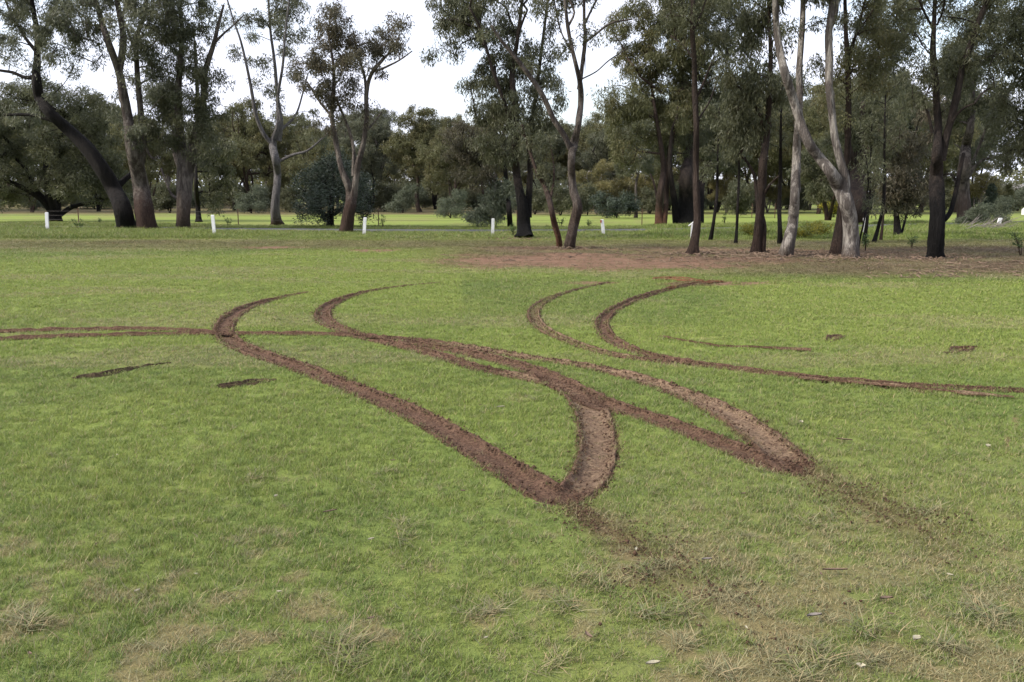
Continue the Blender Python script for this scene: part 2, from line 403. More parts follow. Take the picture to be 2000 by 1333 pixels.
SCUFFS = [
 ('dark grassy divot on the left of the lawn, drawn out to the right', 'soil_dark', [(140,742,.2),(165,739,.6),(200,735,1),(230,728,.8),(280,718,.4),(335,710,.12)], 0.13),
 ('short dark divot with a raised clump below the long left track', 'soil_dark', [(424,759,.5),(440,757,1.1),(465,754,1.0),(495,749,1.0),(515,747,.5),(540,746,.12)], 0.13),
 ('small brown divot with a scraped lip near the right edge', 'soil', [(1842,693,.15),(1862,689,.5),(1880,684,1.1),(1895,682,.9),(1912,681,.2)], 0.19),
 ('little brown scrape right of the broken scuff line', 'soil', [(1614,668,.2),(1628,663,.9),(1638,660,.6),(1650,658,.15)], 0.16),
 ('orange clay scrape at the tip of the right-hand hook', 'soil_orange', [(1285,547,.6),(1310,544,1),(1345,548,.9),(1372,548,.5)], 0.42),
 ('orange clay lip where the right-hand hook begins', 'soil_orange', [(1300,566,.6),(1335,559,1),(1375,553,1),(1410,550,.5)], 0.36),
]
def ground_line(pts, step=0.03):
    P3 = []
    for (u, v, w) in pts:
        x, y = G(u, v); P3.append((x, y, 0.0, w))
    return spline(P3, step)
for i, t_ in enumerate(TRACKS): TRACKS[i] = t_ + (ground_line(t_[5]),)
SC_LINES = [ground_line(s[2]) for s in SCUFFS]

# raster of the rut field: 0 on the centreline, 1 on the edge
RX0, RX1, RY0, RY1, RES = -22.0, 26.0, 2.0, 24.0, 0.025
NX, NY = int((RX1 - RX0) / RES), int((RY1 - RY0) / RES)
FIELD = np.full((NY, NX), 9.0, np.float32); STREN = np.zeros((NY, NX), np.float32)
def stamp(line, hw, strength):
    e0, e1 = line[0, :2], line[-1, :2]
    for (x, y, _, w) in line:
        if min(math.hypot(x - e0[0], y - e0[1]), math.hypot(x - e1[0], y - e1[1])) < hw * w * .9: continue
        h = hw * max(w, 0.15); rr = h * 1.9
        i0, i1 = int((x - rr - RX0) / RES), int((x + rr - RX0) / RES) + 1
        j0, j1 = int((y - rr - RY0) / RES), int((y + rr - RY0) / RES) + 1
        i0, i1 = max(i0, 0), min(i1, NX); j0, j1 = max(j0, 0), min(j1, NY)
        if i0 >= i1 or j0 >= j1: continue
        gx = RX0 + (np.arange(i0, i1) + .5) * RES - x; gy = RY0 + (np.arange(j0, j1) + .5) * RES - y
        d = np.sqrt(gx[None, :] ** 2 + gy[:, None] ** 2) / h
        sub = FIELD[j0:j1, i0:i1]; m = d < sub
        STREN[j0:j1, i0:i1] = np.where(m, strength, STREN[j0:j1, i0:i1]); FIELD[j0:j1, i0:i1] = np.where(m, d, sub)
for t_ in TRACKS: stamp(t_[6][::1], t_[3] / 2, t_[4])
for s, l in zip(SCUFFS, SC_LINES): stamp(l, s[3] / 2 * .9, 0.55)
def field(x, y):
    i = ((x - RX0) / RES).astype(int); j = ((y - RY0) / RES).astype(int)
    ok = (i >= 0) & (i < NX) & (j >= 0) & (j < NY)
    i = np.clip(i, 0, NX - 1); j = np.clip(j, 0, NY - 1)
    return np.where(ok, FIELD[j, i], 9.0), np.where(ok, STREN[j, i], 0.0)

# ------------------------------------------------------------------ what grows where
ROAD = [(-60, 52.0), (-33, 48.0), (-20.5, 45.8), (-14, 43.6), (-8, 42.2), (0, 41.6), (7, 42.5), (16, 46.5), (30, 54.0), (60, 72.0)]
def road_y(x): return np.interp(x, [p[0] for p in ROAD], [p[1] for p in ROAD])

def zones(x, y):
    u, v = to_px(x, y)
    front = y > 0.5; r = np.hypot(x, y)
    n1 = fbm(x, y, 1.6, 21, 4); n2 = fbm(x, y, 0.45, 33, 4); n3 = fbm(x, y, 5.0, 41, 3)
    n4 = fbm(x * 0.35, y, 1.2, 55, 4)
    wob = (n1 - 0.5) * 22
    def ell(cu, cv, ru, rv, k=1.0):
        d = ((u - cu) / ru) ** 2 + ((v + (n1 - .5) * rv * 1.6 - cv) / rv) ** 2
        return k * np.exp(-d * 1.2)
    soil = np.zeros_like(x)
    for e in ((1120,508,380,13,1.1),(1260,518,240,12,1.2),(1480,508,200,8,.7),(960,500,200,7,.6),(530,484,85,3.2,1.2),(730,491,80,3.6,1.2),(760,480,60,4,.5),
              (1100,487,330,5,.6),(1500,489,420,3.2,.8),(1300,492,200,7,.5),(1150,551,90,4.5,.9),(1400,556,160,6,1.0),(1520,552,130,5,.6),(300,480,200,4,.4),
              (940,522,160,6,.7),(1982,815,16,30,.62),(1966,860,14,30,.6)):
        soil = np.maximum(soil, ell(*e))
    fld, st = field(x, y)
    soil = np.maximum(soil, st * 0.8 * sstep(1.45, 0.95, fld))
    spray = np.zeros_like(x)
    for (a, b, w0, w1, k) in (((1110, 985), (1340, 1150), 20, 55, .72), ((1570, 920), (1850, 1060), 20, 58, .72), ((1310, 1120), (1560, 1260), 60, 90, .22)):
        ab = np.array(b, float) - np.array(a, float); L2 = (ab ** 2).sum()
        tt = np.clip(((u - a[0]) * ab[0] + (v - a[1]) * ab[1]) / L2, 0, 1)
        dd = np.hypot(u - a[0] - tt * ab[0], v - a[1] - tt * ab[1]) / (w0 + (w1 - w0) * tt)
        spray = np.maximum(spray, k * (0.6 + 1.1 * (n2 - 0.3)) * np.exp(-dd * dd * 1.2) * (1 - 0.5 * tt))
    # leaf litter below the trees
    lit = sstep(485 + 0, 492, v) * sstep(552, 528, v + wob) * sstep(1150, 1650, u) * 0.9
    lit = np.maximum(lit, sstep(478, 485, v) * sstep(532, 515, v + wob) * sstep(760, 1000, u) * 0.9)
    lit = np.maximum(lit, sstep(466, 473, v) * sstep(494, 482, v + wob * .4) * 0.62)
    lit = np.maximum(lit, ell(1650, 508, 180, 14, .9)); lit = np.maximum(lit, ell(1480, 500, 150, 9, 1.0))
    farlit = sstep(82, 90, y + (n3 - .5) * 14) * sstep(185, 150, y) * 0.8
    farlit = farlit * (1 - sstep(14, 26, x) * 0.6)
    lit = np.maximum(lit, farlit)
    lit = np.where(front, lit * (0.65 + 0.7 * n1), 0.2); spray = np.clip(spray * 1.2, 0, 1); soil = np.maximum(soil, .40 * spray); lit = np.maximum(lit, .35 * spray)
    # straw and thin patches
    nearness = sstep(850, 1250, v)
    rightness = sstep(900, 1500, u) * sstep(760, 980, v)
    thr = 0.66 - 0.12 * nearness - 0.10 * rightness
    n5 = fbm(x, y, 0.16, 91, 3); n6 = fbm(x, y, 0.09, 95, 2); thr = thr - .065
    dry = sstep(thr, thr + 0.14, 0.22 * n2 + 0.13 * n1 + 0.40 * n5 + .25 * n6) * (0.35 + 0.50 * nearness)
    dry = np.maximum(dry, 0.20 * rightness + 0.09 * nearness + .03)
    dry = np.maximum(dry, 0.35 * sstep(0.55, 0.7, n4) * (v < 720))
    dry = np.where(r < 2.3, 0.3, dry)
    # lush bands
    lush = sstep(0.40, 0.66, n3) * 0.6 * sstep(1050, 640, v)
    lush = np.maximum(lush, 0.75 * sstep(500, 520, v) * sstep(700, 560, v) * np.where(u < 900, 1, sstep(1350, 1500, u) * sstep(545, 560, v)) * (0.5 + 0.7 * n1))
    fair = sstep(3.5, 6.0, y - road_y(x) - (n1 - .5) * 3) * sstep(88, 80, y + (n3 - .5) * 14)
    lush = np.maximum(lush, fair); lit = lit * (1 - fair); lush = lush - .35 * fair
    soil = np.where(y > 60, 0, soil)
    lush = np.maximum(lush, 0.9 * sstep(120, 140, y) * np.exp(-((x + 62) / 30.0) ** 2))
    verge = sstep(470, 462, v) * (1 - fair) * (y < 90)
    return dict(spray=spray, soil=np.clip(soil, 0, 1), dry=np.clip(dry, 0, 1), litter=np.clip(lit, 0, 1), lush=np.clip(lush, 0, 1), verge=np.clip(verge, 0, 1), u=u, v=v, fld=fld, st=st, n1=n1, n2=n2, n3=n3)

def road_dist(x, y): return np.abs(y - road_y(x))

# ------------------------------------------------------------------ ground sheet
def build_ground():
    rad = [0.02, 0.5, 1.0]
    r = 1.45
    while r < 28: rad.append(r); r *= 1.0058
    q = 1.0058
    while r < 2500: rad.append(r); r *= q; q = min(1.09, q * 1.012)
    rad = np.array(rad)
    fine = np.arange(-41, 41.01, 0.2); coarse = np.arange(45, 316, 5.0)
    ang = np.radians(np.concatenate([fine, coarse])); na, nr = len(ang), len(rad)
    A, Rr = np.meshgrid(ang, rad); x = (Rr * np.sin(A)).ravel(); y = (Rr * np.cos(A)).ravel()
    z = terrain(x, y); zn = zones(x, y)
    rr = Rr.ravel()
    z = z - 0.050 * zn['st'] * sstep(1.12, 0.80, zn['fld'])
    z = z + 0.012 * (fbm(x, y, 0.25, 71, 3) - 0.5) * (rr < 30)
    z = np.where(road_dist(x, y) < 1.7, z - 0.03, z)
    idx = np.arange(na * nr).reshape(nr, na)
    a = idx[:-1]; b = idx[1:]
    Fc = np.stack([a, np.roll(a, -1, 1), np.roll(b, -1, 1), b], -1).reshape(-1, 4)[:, ::-1]
    me = np_mesh('ground', np.stack([x, y, z], 1), Fc, M['ground'], True, {k: zn[k] for k in ('soil', 'dry', 'litter', 'lush', 'spray')})
    o = obj('ground', me); tag(o, kind='structure')
build_ground()

# road
def build_road():
    xs = np.arange(-60, 60.1, 0.5); V = []; Fc = []
    for i, x in enumerate(xs):
        yc = float(road_y(x))
        for k, dy in enumerate((-1.5, -1.45, -0.7, 0, 0.7, 1.45, 1.5)):
            V.append((x, yc + dy, float(terrain(x, yc + dy)) + (0.035 if 0 < k < 6 else -0.05) + 0.03 * (1 - abs(dy) / 1.5)))
    n = 7
    for i in range(len(xs) - 1):
        for k in range(n - 1): Fc.append((i * n + k, (i + 1) * n + k, (i + 1) * n + k + 1, i * n + k + 1))
    o = obj('road', np_mesh('road', V, Fc, M['asphalt'], True)); tag(o, kind='structure')
build_road()

# ------------------------------------------------------------------ tyre tracks
def ribbon(line, hw, depth, seed, ragged=0.10, lift=0.0, others=(), tan=0.0):
    pts = line.copy(); n = len(pts)
    d = np.hypot(pts[:, 0], pts[:, 1])
    keep = [0]; acc = 0
    for i in range(1, n):
        acc += np.linalg.norm(pts[i, :2] - pts[i - 1, :2])
        if acc > max(0.022, 0.0035 * d[i]): keep.append(i); acc = 0
    pts = pts[keep]; n = len(pts)
    tg = np.gradient(pts[:, :2], axis=0); tg /= np.linalg.norm(tg, axis=1)[:, None] + 1e-9
    nrm = np.stack([-tg[:, 1], tg[:, 0]], 1)
    S = np.linspace(-1, 1, 19); prof = np.interp(np.abs(S), [0, .35, .6, .8, .9, 1.0], [-.9, -.85, -.6, .35, .45, -.55])
    dist = np.hypot(pts[:, 0], pts[:, 1])
    V = np.zeros((n, len(S), 3)); TA = np.zeros((n, len(S)))
    for k, s in enumerate(S):
        w = hw * pts[:, 3] * (1 + ragged * (fbm(pts[:, 0] * 1.0 + 50 * np.sign(s), pts[:, 1], 0.16, seed, 3) - 0.5) * 2 * abs(s))
        if ragged > .25: w = w * sstep(.42, .60, fbm(pts[:, 0], pts[:, 1], .5, seed + 2, 2)) ** .7 + .003
        x = pts[:, 0] + nrm[:, 0] * w * s * 1.10; y = pts[:, 1] + nrm[:, 1] * w * s * 1.10
        c = (fbm(x, y, 0.07, seed + 5, 3) - 0.5)
        ins = np.ones(n)
        for (ol, oh) in others:
            dd = np.full(n, 9.0)
            for q in range(0, len(ol), 3): dd = np.minimum(dd, np.hypot(x - ol[q, 0], y - ol[q, 1]) / (oh * max(ol[q, 3], .2)))
            ins = np.minimum(ins, sstep(.75, 1.05, dd))
        sl = np.arange(n) / n; TA[:, k] = 1.15 * tan * (.35 + .65 * ins) * sstep(0, .14, sl) * sstep(1, .86, sl) * (1.0 - .75 * sstep(.55, .95, abs(s) + 0 * sl))
        taper = sstep(0, .03, sl) * sstep(1, .97, sl)
        pk = prof[k] * ins * taper + min(prof[k], -.35) * (1 - ins)
        z = terrain(x, y) + depth * pk * np.clip(pts[:, 3], .3, 1) + c * (0.034 if abs(s) < .98 else .01) * np.clip(depth / 0.03, .5, 1) + lift + 0.0012 * np.clip(dist - 6, 0, 12)
        z = z + 0.016 * (fbm(x, y, 0.3, 9, 3) - 0.5)
        V[:, k, 0] = x; V[:, k, 1] = y; V[:, k, 2] = z
    m = len(S); idx = np.arange(n * m).reshape(n, m)
    Fc = np.stack([idx[:-1, :-1], idx[:-1, 1:], idx[1:, 1:], idx[1:, :-1]], -1).reshape(-1, 4)
    return V.reshape(-1, 3), Fc, TA.ravel()
for i, (nm, label, mat, w, st, px, line) in enumerate(TRACKS):
    V, Fc, TA = ribbon(line, w / 2, 0.032 if st > .7 else 0.016, 100 + i * 3, 0.14 if st > .7 else .3, lift=(.010 if 'line' in nm else 0) + 0.0008 * i,
                       others=[(t[6], t[3] / 2) for t in TRACKS if t[0] != nm and t[4] > .7], tan=1.0 if mat == 'soil_tan' else 0.0)
    o = obj('tyre_track', np_mesh('tyre_track', V, Fc, M['soil'], True, {'tan': TA}))
    tag(o, label, 'tyre track', 'tyre tracks gouged into the lawn')
for i, (s, l) in enumerate(zip(SCUFFS, SC_LINES)):
    V, Fc, TA = ribbon(l, s[3] / 2, 0.03, 300 + i * 3, 0.8, lift=0.010)
    o = obj('turf_divot', np_mesh('turf_divot', V, Fc, M[s[1]], True))
    tag(o, s[0], 'divot', 'bare divots scraped in the lawn')

# clods of earth along the rut edges and flung past the V-points
def clod_mesh(pos, size, seed, name, mat):
    rg = np.random.default_rng(seed); n = len(pos)
    base = np.array([(1,0,0),(-1,0,0),(0,1,0),(0,-1,0),(0,0,1),(0,0,-1)], float)
    Fb = np.array([(0,2,4),(2,1,4),(1,3,4),(3,0,4),(2,0,5),(1,2,5),(3,1,5),(0,3,5)])
    a = rg.uniform(0, 6.28, n); ca, sa = np.cos(a), np.sin(a)
    V = base[None] * rg.uniform(0.5, 1.3, (n, 6, 1)) * size[:, None, None] * np.array([1, 1, .75]) + rg.normal(0, .15, (n, 6, 3)) * size[:, None, None]
    X = V[:, :, 0] * ca[:, None] - V[:, :, 1] * sa[:, None]; Y = V[:, :, 0] * sa[:, None] + V[:, :, 1] * ca[:, None]
    V = np.stack([X, Y, V[:, :, 2]], -1) + pos[:, None, :]
    Fc = (Fb[None] + (np.arange(n) * 6)[:, None, None]).reshape(-1, 3)
    return np_mesh(name, V.reshape(-1, 3), Fc, mat, True)
cp_, cs_ = [], []
for i, t_ in enumerate(TRACKS):
    line = t_[6]; hw = t_[3] / 2; dmy = np.hypot(line[:, 0], line[:, 1])
    n = int(len(line) * (6.5 if t_[4] > .7 else 1.6))
    k = RNG.integers(1, len(line) - 1, n); tg = line[k + 1, :2] - line[k - 1, :2]; tg /= np.linalg.norm(tg, axis=1)[:, None] + 1e-9
    side = RNG.choice([-1, 1], n); off = hw * line[k, 3] * side * np.clip(RNG.normal(0.86, 0.30, n), 0.0, 1.9)
    x = line[k, 0] - tg[:, 1] * off; y = line[k, 1] + tg[:, 0] * off
    keep = np.hypot(x, y) < 17
    x, y = x[keep], y[keep]; d = np.hypot(x, y)
    sz = np.abs(RNG.normal(0, 1, len(x))) * 0.0045 + 0.003 + d * 0.0003
    cp_.append(np.stack([x, y, terrain(x, y) + 0.008 + sz * .3], 1)); cs_.append(sz)
for (a, b, w0, w1, n) in (((1100, 980), (1350, 1160), 20, 85, 1900), ((1570, 920), (1860, 1060), 20, 80, 1700), ((1340, 1150), (1520, 1240), 50, 90, 500)):
    tt = RNG.uniform(0, 1, n) ** 1.3; w = w0 + (w1 - w0) * tt
    # clumpy spread
    uu = a[0] + (b[0] - a[0]) * tt + RNG.normal(0, 1, n) * w; vv = a[1] + (b[1] - a[1]) * tt + RNG.normal(0, 1, n) * w * .4
    xy = np.array([G(p, q) for p, q in zip(uu, vv)]); kp = fbm(xy[:, 0], xy[:, 1], 0.22, 77, 3) > 0.42 + .1 * RNG.normal(0, 1, len(xy))
    xy = xy[kp]; sz = np.abs(RNG.normal(0, 1, len(xy))) * 0.0034 + 0.0016
    cp_.append(np.stack([xy[:, 0], xy[:, 1], terrain(xy[:, 0], xy[:, 1]) + .012], 1)); cs_.append(sz)
o = obj('soil_crumbs', clod_mesh(np.vstack(cp_), np.concatenate(cs_), 5, 'soil_crumbs', M['soil'])); tag(o, kind='stuff')

# ------------------------------------------------------------------ grass: tufts set on points by geometry nodes
def tuft_mesh(name, nb, rad, hmin, hmax, w, lean, seed, segs=2):
    rg = np.random.default_rng(seed); V = []; Fc = []; att = []
    for b in range(nb):
        a = rg.uniform(0, 6.283); r = rad * math.sqrt(rg.uniform()); x0, y0 = r * math.cos(a), r * math.sin(a)
        h = rg.uniform(hmin, hmax); da = rg.uniform(0, 6.283); ln = rg.uniform(.3, 1.0) * lean * h
        wd = w * rg.uniform(.7, 1.3); sx, sy = -math.sin(da) * wd / 2, math.cos(da) * wd / 2; tw = rg.uniform(-.6, .6)
        c0 = len(V); bl = rg.uniform()
        for s in range(segs):
            t = s / segs; k = 1 - .25 * t
            px, py, pz = x0 + math.cos(da) * ln * t * t, y0 + math.sin(da) * ln * t * t, h * (t - .18 * t * t) - .004
            V += [(px - sx * k, py - sy * k, pz), (px + sx * k + tw * 0, py + sy * k, pz)]; att += [bl, bl]
        V.append((x0 + math.cos(da) * ln, y0 + math.sin(da) * ln, h * .82)); att.append(bl)
        for s in range(segs - 1):
            q = c0 + 2 * s; Fc += [(q, q + 1, q + 3), (q, q + 3, q + 2)]
        q = c0 + 2 * (segs - 1); Fc.append((q, q + 1, q + 2))
    return np_mesh(name, V, Fc, M['blade'], False, {'blade': att})

def scatter(name, pts, meshes, attrs, scale, seed):
    """a vertex cloud whose points carry grass tufts; one object of kind stuff"""
    me = bpy.data.meshes.new(name); n = len(pts)
    me.vertices.add(n); me.vertices.foreach_set('co', np.asarray(pts, np.float32).ravel())
    for k, a in attrs.items():
        at = me.attributes.new(k, 'FLOAT', 'POINT'); at.data.foreach_set('value', np.asarray(a, np.float32))
    at = me.attributes.new('tscale', 'FLOAT_VECTOR', 'POINT'); at.data.foreach_set('vector', np.asarray(scale, np.float32).ravel())
    rg = np.random.default_rng(seed)
    rot = np.stack([rg.normal(0, .12, n), rg.normal(0, .12, n), rg.uniform(0, 6.283, n)], 1)
    at = me.attributes.new('trot', 'FLOAT_VECTOR', 'POINT'); at.data.foreach_set('vector', np.asarray(rot, np.float32).ravel())
    at = me.attributes.new('tidx', 'INT', 'POINT'); at.data.foreach_set('value', rg.integers(0, len(meshes), n).astype(np.int32))
    o = obj(name, me); tag(o, kind='stuff')
    g = bpy.data.node_groups.new(name + '_nodes', 'GeometryNodeTree')
    g.interface.new_socket('Geometry', in_out='INPUT', socket_type='NodeSocketGeometry')
    g.interface.new_socket('Geometry', in_out='OUTPUT', socket_type='NodeSocketGeometry')
    gi = g.nodes.new('NodeGroupInput'); go = g.nodes.new('NodeGroupOutput'); L = g.links
    inst = g.nodes.new('GeometryNodeInstanceOnPoints')
    join = g.nodes.new('GeometryNodeGeometryToInstance')
    for m_ in reversed(meshes):
        so = bpy.data.objects.new(m_.name + '_source', m_)
        oi = g.nodes.new('GeometryNodeObjectInfo'); oi.inputs['Object'].default_value = so
        L.new(oi.outputs['Geometry'], join.inputs[0])
    def named(nm, ty):
        a = g.nodes.new('GeometryNodeInputNamedAttribute'); a.data_type = ty; a.inputs['Name'].default_value = nm; return a.outputs[0]
    L.new(gi.outputs[0], inst.inputs['Points']); L.new(join.outputs[0], inst.inputs['Instance'])
    inst.inputs['Pick Instance'].default_value = True
    L.new(named('tidx', 'INT'), inst.inputs['Instance Index'])
    L.new(named('tscale', 'FLOAT_VECTOR'), inst.inputs['Scale'])
    er = g.nodes.new('FunctionNodeEulerToRotation'); L.new(named('trot', 'FLOAT_VECTOR'), er.inputs[0]); L.new(er.outputs[0], inst.inputs['Rotation'])
    L.new(inst.outputs[0], go.inputs[0])
    md = o.modifiers.new('tufts', 'NODES'); md.node_group = g
    return o

def sector_points(r0, r1, dens, seed, half=56.0):
    """random points in the view sector with density dens(r)/m2, made in rings"""
    rg = np.random.default_rng(seed); X = []; Y = []; r = r0
    while r < r1:
        q = min(r * 1.06, r1); area = math.radians(2 * half) / 2 * (q * q - r * r); n = int(area * dens((r + q) / 2))
        rr = np.sqrt(rg.uniform(r * r, q * q, n)); a = rg.uniform(-math.radians(half), math.radians(half), n)
        X.append(rr * np.sin(a)); Y.append(rr * np.cos(a)); r = q
    return np.concatenate(X), np.concatenate(Y)

def build_grass():
    lawn = [tuft_mesh('lawn_tuft', 26, 0.045, 0.009, 0.028, 0.0026, 1.1, s) for s in range(5)] + \
           [tuft_mesh('lawn_tuft', 16, 0.040, 0.014, 0.040, 0.0026, 1.2, 20 + s, 3) for s in range(3)]
    sc = lambda r: min(max(r / 5.0, 1.0) ** .72, 5.0)
    x, y = sector_points(1.7, 46, lambda r: 1000 / sc(r) ** 1.8, 3)
    z = zones(x, y); r = np.hypot(x, y)
    jag = z['fld'] + (z['n2'] - .5) * .25
    rg = np.random.default_rng(8); q = rg.uniform(0, 1, len(x))
    keep = ~((jag < 1.02) & (q < z['st'] * 0.99))
    keep &= q > z['soil'] * (z['fld'] > 1.3) * 0.85
    keep &= ~((z['litter'] > .3) & (rg.uniform(0, 1, len(x)) < z['litter'] * .42))
    keep &= (road_dist(x, y) > 1.5) & (z['verge'] < .6)
    x, y, r = x[keep], y[keep], r[keep]
    zz = {k: z[k][keep] for k in ('dry', 'litter', 'lush', 'n1', 'n2', 'fld', 'st')}
    s = np.clip(r / 5.0, 1, 99) ** .72 * rg.uniform(.75, 1.25, len(x)); hh = (0.75 + 0.7 * zz['n1']) * rg.uniform(.7, 1.25, len(x)) * np.clip((r / 5.0) ** .15, 1, 1.4)
    hh = hh * (1 - 0.45 * zz['dry']) * (1 - .35 * zz['litter'])
    pts = np.stack([x, y, terrain(x, y) - 0.002], 1)
    zz['spray'] = np.maximum(z['spray'], .9 * sstep(.15, .8, z['soil']) * (z['fld'] < 9))[keep]
    scatter('grass', pts, lawn, dict(spray=zz['spray'], dry=zz['dry'], litter=zz['litter'], lush=zz['lush'], rnd=rg.uniform(0, 1, len(x))), np.stack([s, s, hh], 1), 4)
    # coarse weeds and longer clumps near the camera
    clump = [tuft_mesh('long_tuft', 34, 0.05, 0.05, 0.11, 0.0034, 1.5, 60 + s, 4) for s in range(4)]
    x, y = sector_points(1.9, 12, lambda r: 26 / max(1, r / 3.0), 13)
    z = zones(x, y); ok = (z['n3'] + .35 * z['n1'] + rg.uniform(-.1, .1, len(x)) + .12 * sstep(850, 1250, z['v']) + .06 * sstep(900, 1400, z['u']) > .76) & (z['fld'] > 1.3) & (z['soil'] < .3)
    x, y = x[ok], y[ok]
    # the larger grey-green clumps that stand out in the foreground
    sp_px = [(650, 1270), (690, 1255), (668, 1300), (790, 1040), (800, 1060), (50, 1210), (70, 1225), (1290, 1205), (1110, 1190), (1140, 1130), (1330, 1190), (1600, 1280), (1680, 1290),
             (1570, 1330), (1700, 1230), (1350, 1260), (1290, 1115), (1890, 1190), (1930, 1215), (950, 1190), (915, 1205), (1520, 1300), (1090, 1290), (1420, 1325), (1860, 1260), (1240, 1120), (1810, 1000), (1590, 1010),
             (1570, 835), (1035, 770), (500, 935), (745, 940), (130, 915)]
    sx, sy = [], []
    for (u, v) in sp_px:
        for k in range(5):
            gx, gy = G(u + rg.normal(0, 16), v + rg.normal(0, 8)); sx.append(gx); sy.append(gy)
    x = np.concatenate([x, sx]); y = np.concatenate([y, sy]); z = zones(x, y)
    s = rg.uniform(.4, 1.0, len(x)) * np.concatenate([np.full(len(x) - len(sx), .62), np.full(len(sx), 1.0)])
    scatter('long_grass', np.stack([x, y, terrain(x, y)], 1), clump,
            dict(dry=np.clip(z['dry'] + rg.choice([0, .1, .5], len(x)), 0, 1), litter=z['litter'] * .3 + .12, lush=z['lush'] * .2, rnd=rg.uniform(0, 1, len(x))),
            np.stack([s, s, s * rg.uniform(.35, .65, len(x))], 1), 14)
    # rough verge between the lawn and the road and the strip behind it
    tall = [tuft_mesh('verge_tuft', 26, 0.16, 0.10, 0.30, 0.011, .8, 90 + s, 3) for s in range(5)]
    x, y = sector_points(30, 62, lambda r: 22, 23)
    z = zones(x, y); rd = road_dist(x, y); back = (y > road_y(x)) & (rd < 5.5)
    ok = (rd > 1.6) & ((z['verge'] > .25) | back) & ((y < road_y(x)) | back | (x > 15))
    ok &= ~((x > 14) & (z['n1'] < .42))
    x, y = x[ok], y[ok]; z = {k: z[k][ok] for k in z}
    hs = rg.uniform(.35, .9, len(x)) * (0.6 + .9 * z['n1']) * sstep(480, 461, z['v']) + .15
    hs = hs * np.where((z['u'] > 420) & (z['u'] < 1260), .62, 1)
    s = rg.uniform(.9, 1.5, len(x))
    scatter('verge_grass', np.stack([x, y, terrain(x, y)], 1), tall,
            dict(dry=z['dry'] * .4, litter=z['litter'] * .6 + .12 * (z['u'] < 1250), lush=.12 * z['n1'], rnd=rg.uniform(0, 1, len(x))), np.stack([s, s, hs], 1), 24)
build_grass()

# ------------------------------------------------------------------ trees
def leaf_cloud(C, rad, n_each, L, W, droop, seed, flat=0.75):
    rg = np.random.default_rng(seed); K = len(C)
    ii = np.repeat(np.arange(K), n_each); n = len(ii)
    g = rg.normal(0, 1, (n, 3)); g /= np.linalg.norm(g, axis=1)[:, None]
    g *= (rg.uniform(0, 1, (n, 1)) ** .45); g[:, 2] *= flat
    p = C[ii] + g * rad[ii][:, None]
    d = rg.normal(0, 1, (n, 3)) * np.array([1, 1, .6]); d[:, 2] -= droop; d /= np.linalg.norm(d, axis=1)[:, None]
    s = np.cross(d, rg.normal(0, 1, (n, 3))); s /= np.linalg.norm(s, axis=1)[:, None]
    l = L * rg.uniform(.65, 1.3, (n, 1)); w = W * rg.uniform(.7, 1.3, (n, 1))
    V = np.stack([p, p + d * l * .4 + s * w * .5, p + d * l, p + d * l * .4 - s * w * .5], 1).reshape(-1, 3)
    Fc = np.arange(n * 4).reshape(n, 4)
    ct = rg.uniform(0, 1, K)[ii]; tint = np.clip(.6 * ct + .4 * rg.uniform(0, 1, n), 0, 1)
    warm = (rg.uniform(0, 1, K)[ii] > .6) * rg.uniform(0, 1, n)
    return V, Fc, dict(tint=np.repeat(tint, 4), warm=np.repeat(warm, 4))

def connect(nodes, C, rg, step=0.5):
    """grow thin branches from the limb nodes to every leaf clump; returns list of (pts, radii)"""
    pos = [tuple(p) for p in nodes]; par = [-1] * len(pos); cnt = [0] * len(pos); paths = []
    A = np.array(pos)
    d0 = np.array([np.min(np.linalg.norm(A - c, axis=1)) for c in C])
    for ci in np.argsort(d0):
        c = C[ci]; v = A - c; dist = np.linalg.norm(v, axis=1) + .7 * np.maximum(0, v[:, 2] + .25)
        j = int(np.argmin(dist)); a = A[j]; L = np.linalg.norm(c - a)
        k = max(2, int(L / step) + 1); mid = (a + c) / 2 + rg.normal(0, .10, 3) * L + np.array([0, 0, .07 * L])
        ts = np.linspace(0, 1, k + 1)[1:, None]
        pth = (1 - ts) ** 2 * a + 2 * ts * (1 - ts) * mid + ts ** 2 * c + rg.normal(0, .015 * L, (k, 3)) * (1 - ts)
        st = len(pos); prev = j
        for q in pth: pos.append(tuple(q)); par.append(prev); cnt.append(0); prev = len(pos) - 1
        A = np.vstack([A, pth]); paths.append((j, st, len(pos)))
        q = prev
        while q != -1: cnt[q] += 1; q = par[q]
    return A, np.array(cnt), paths

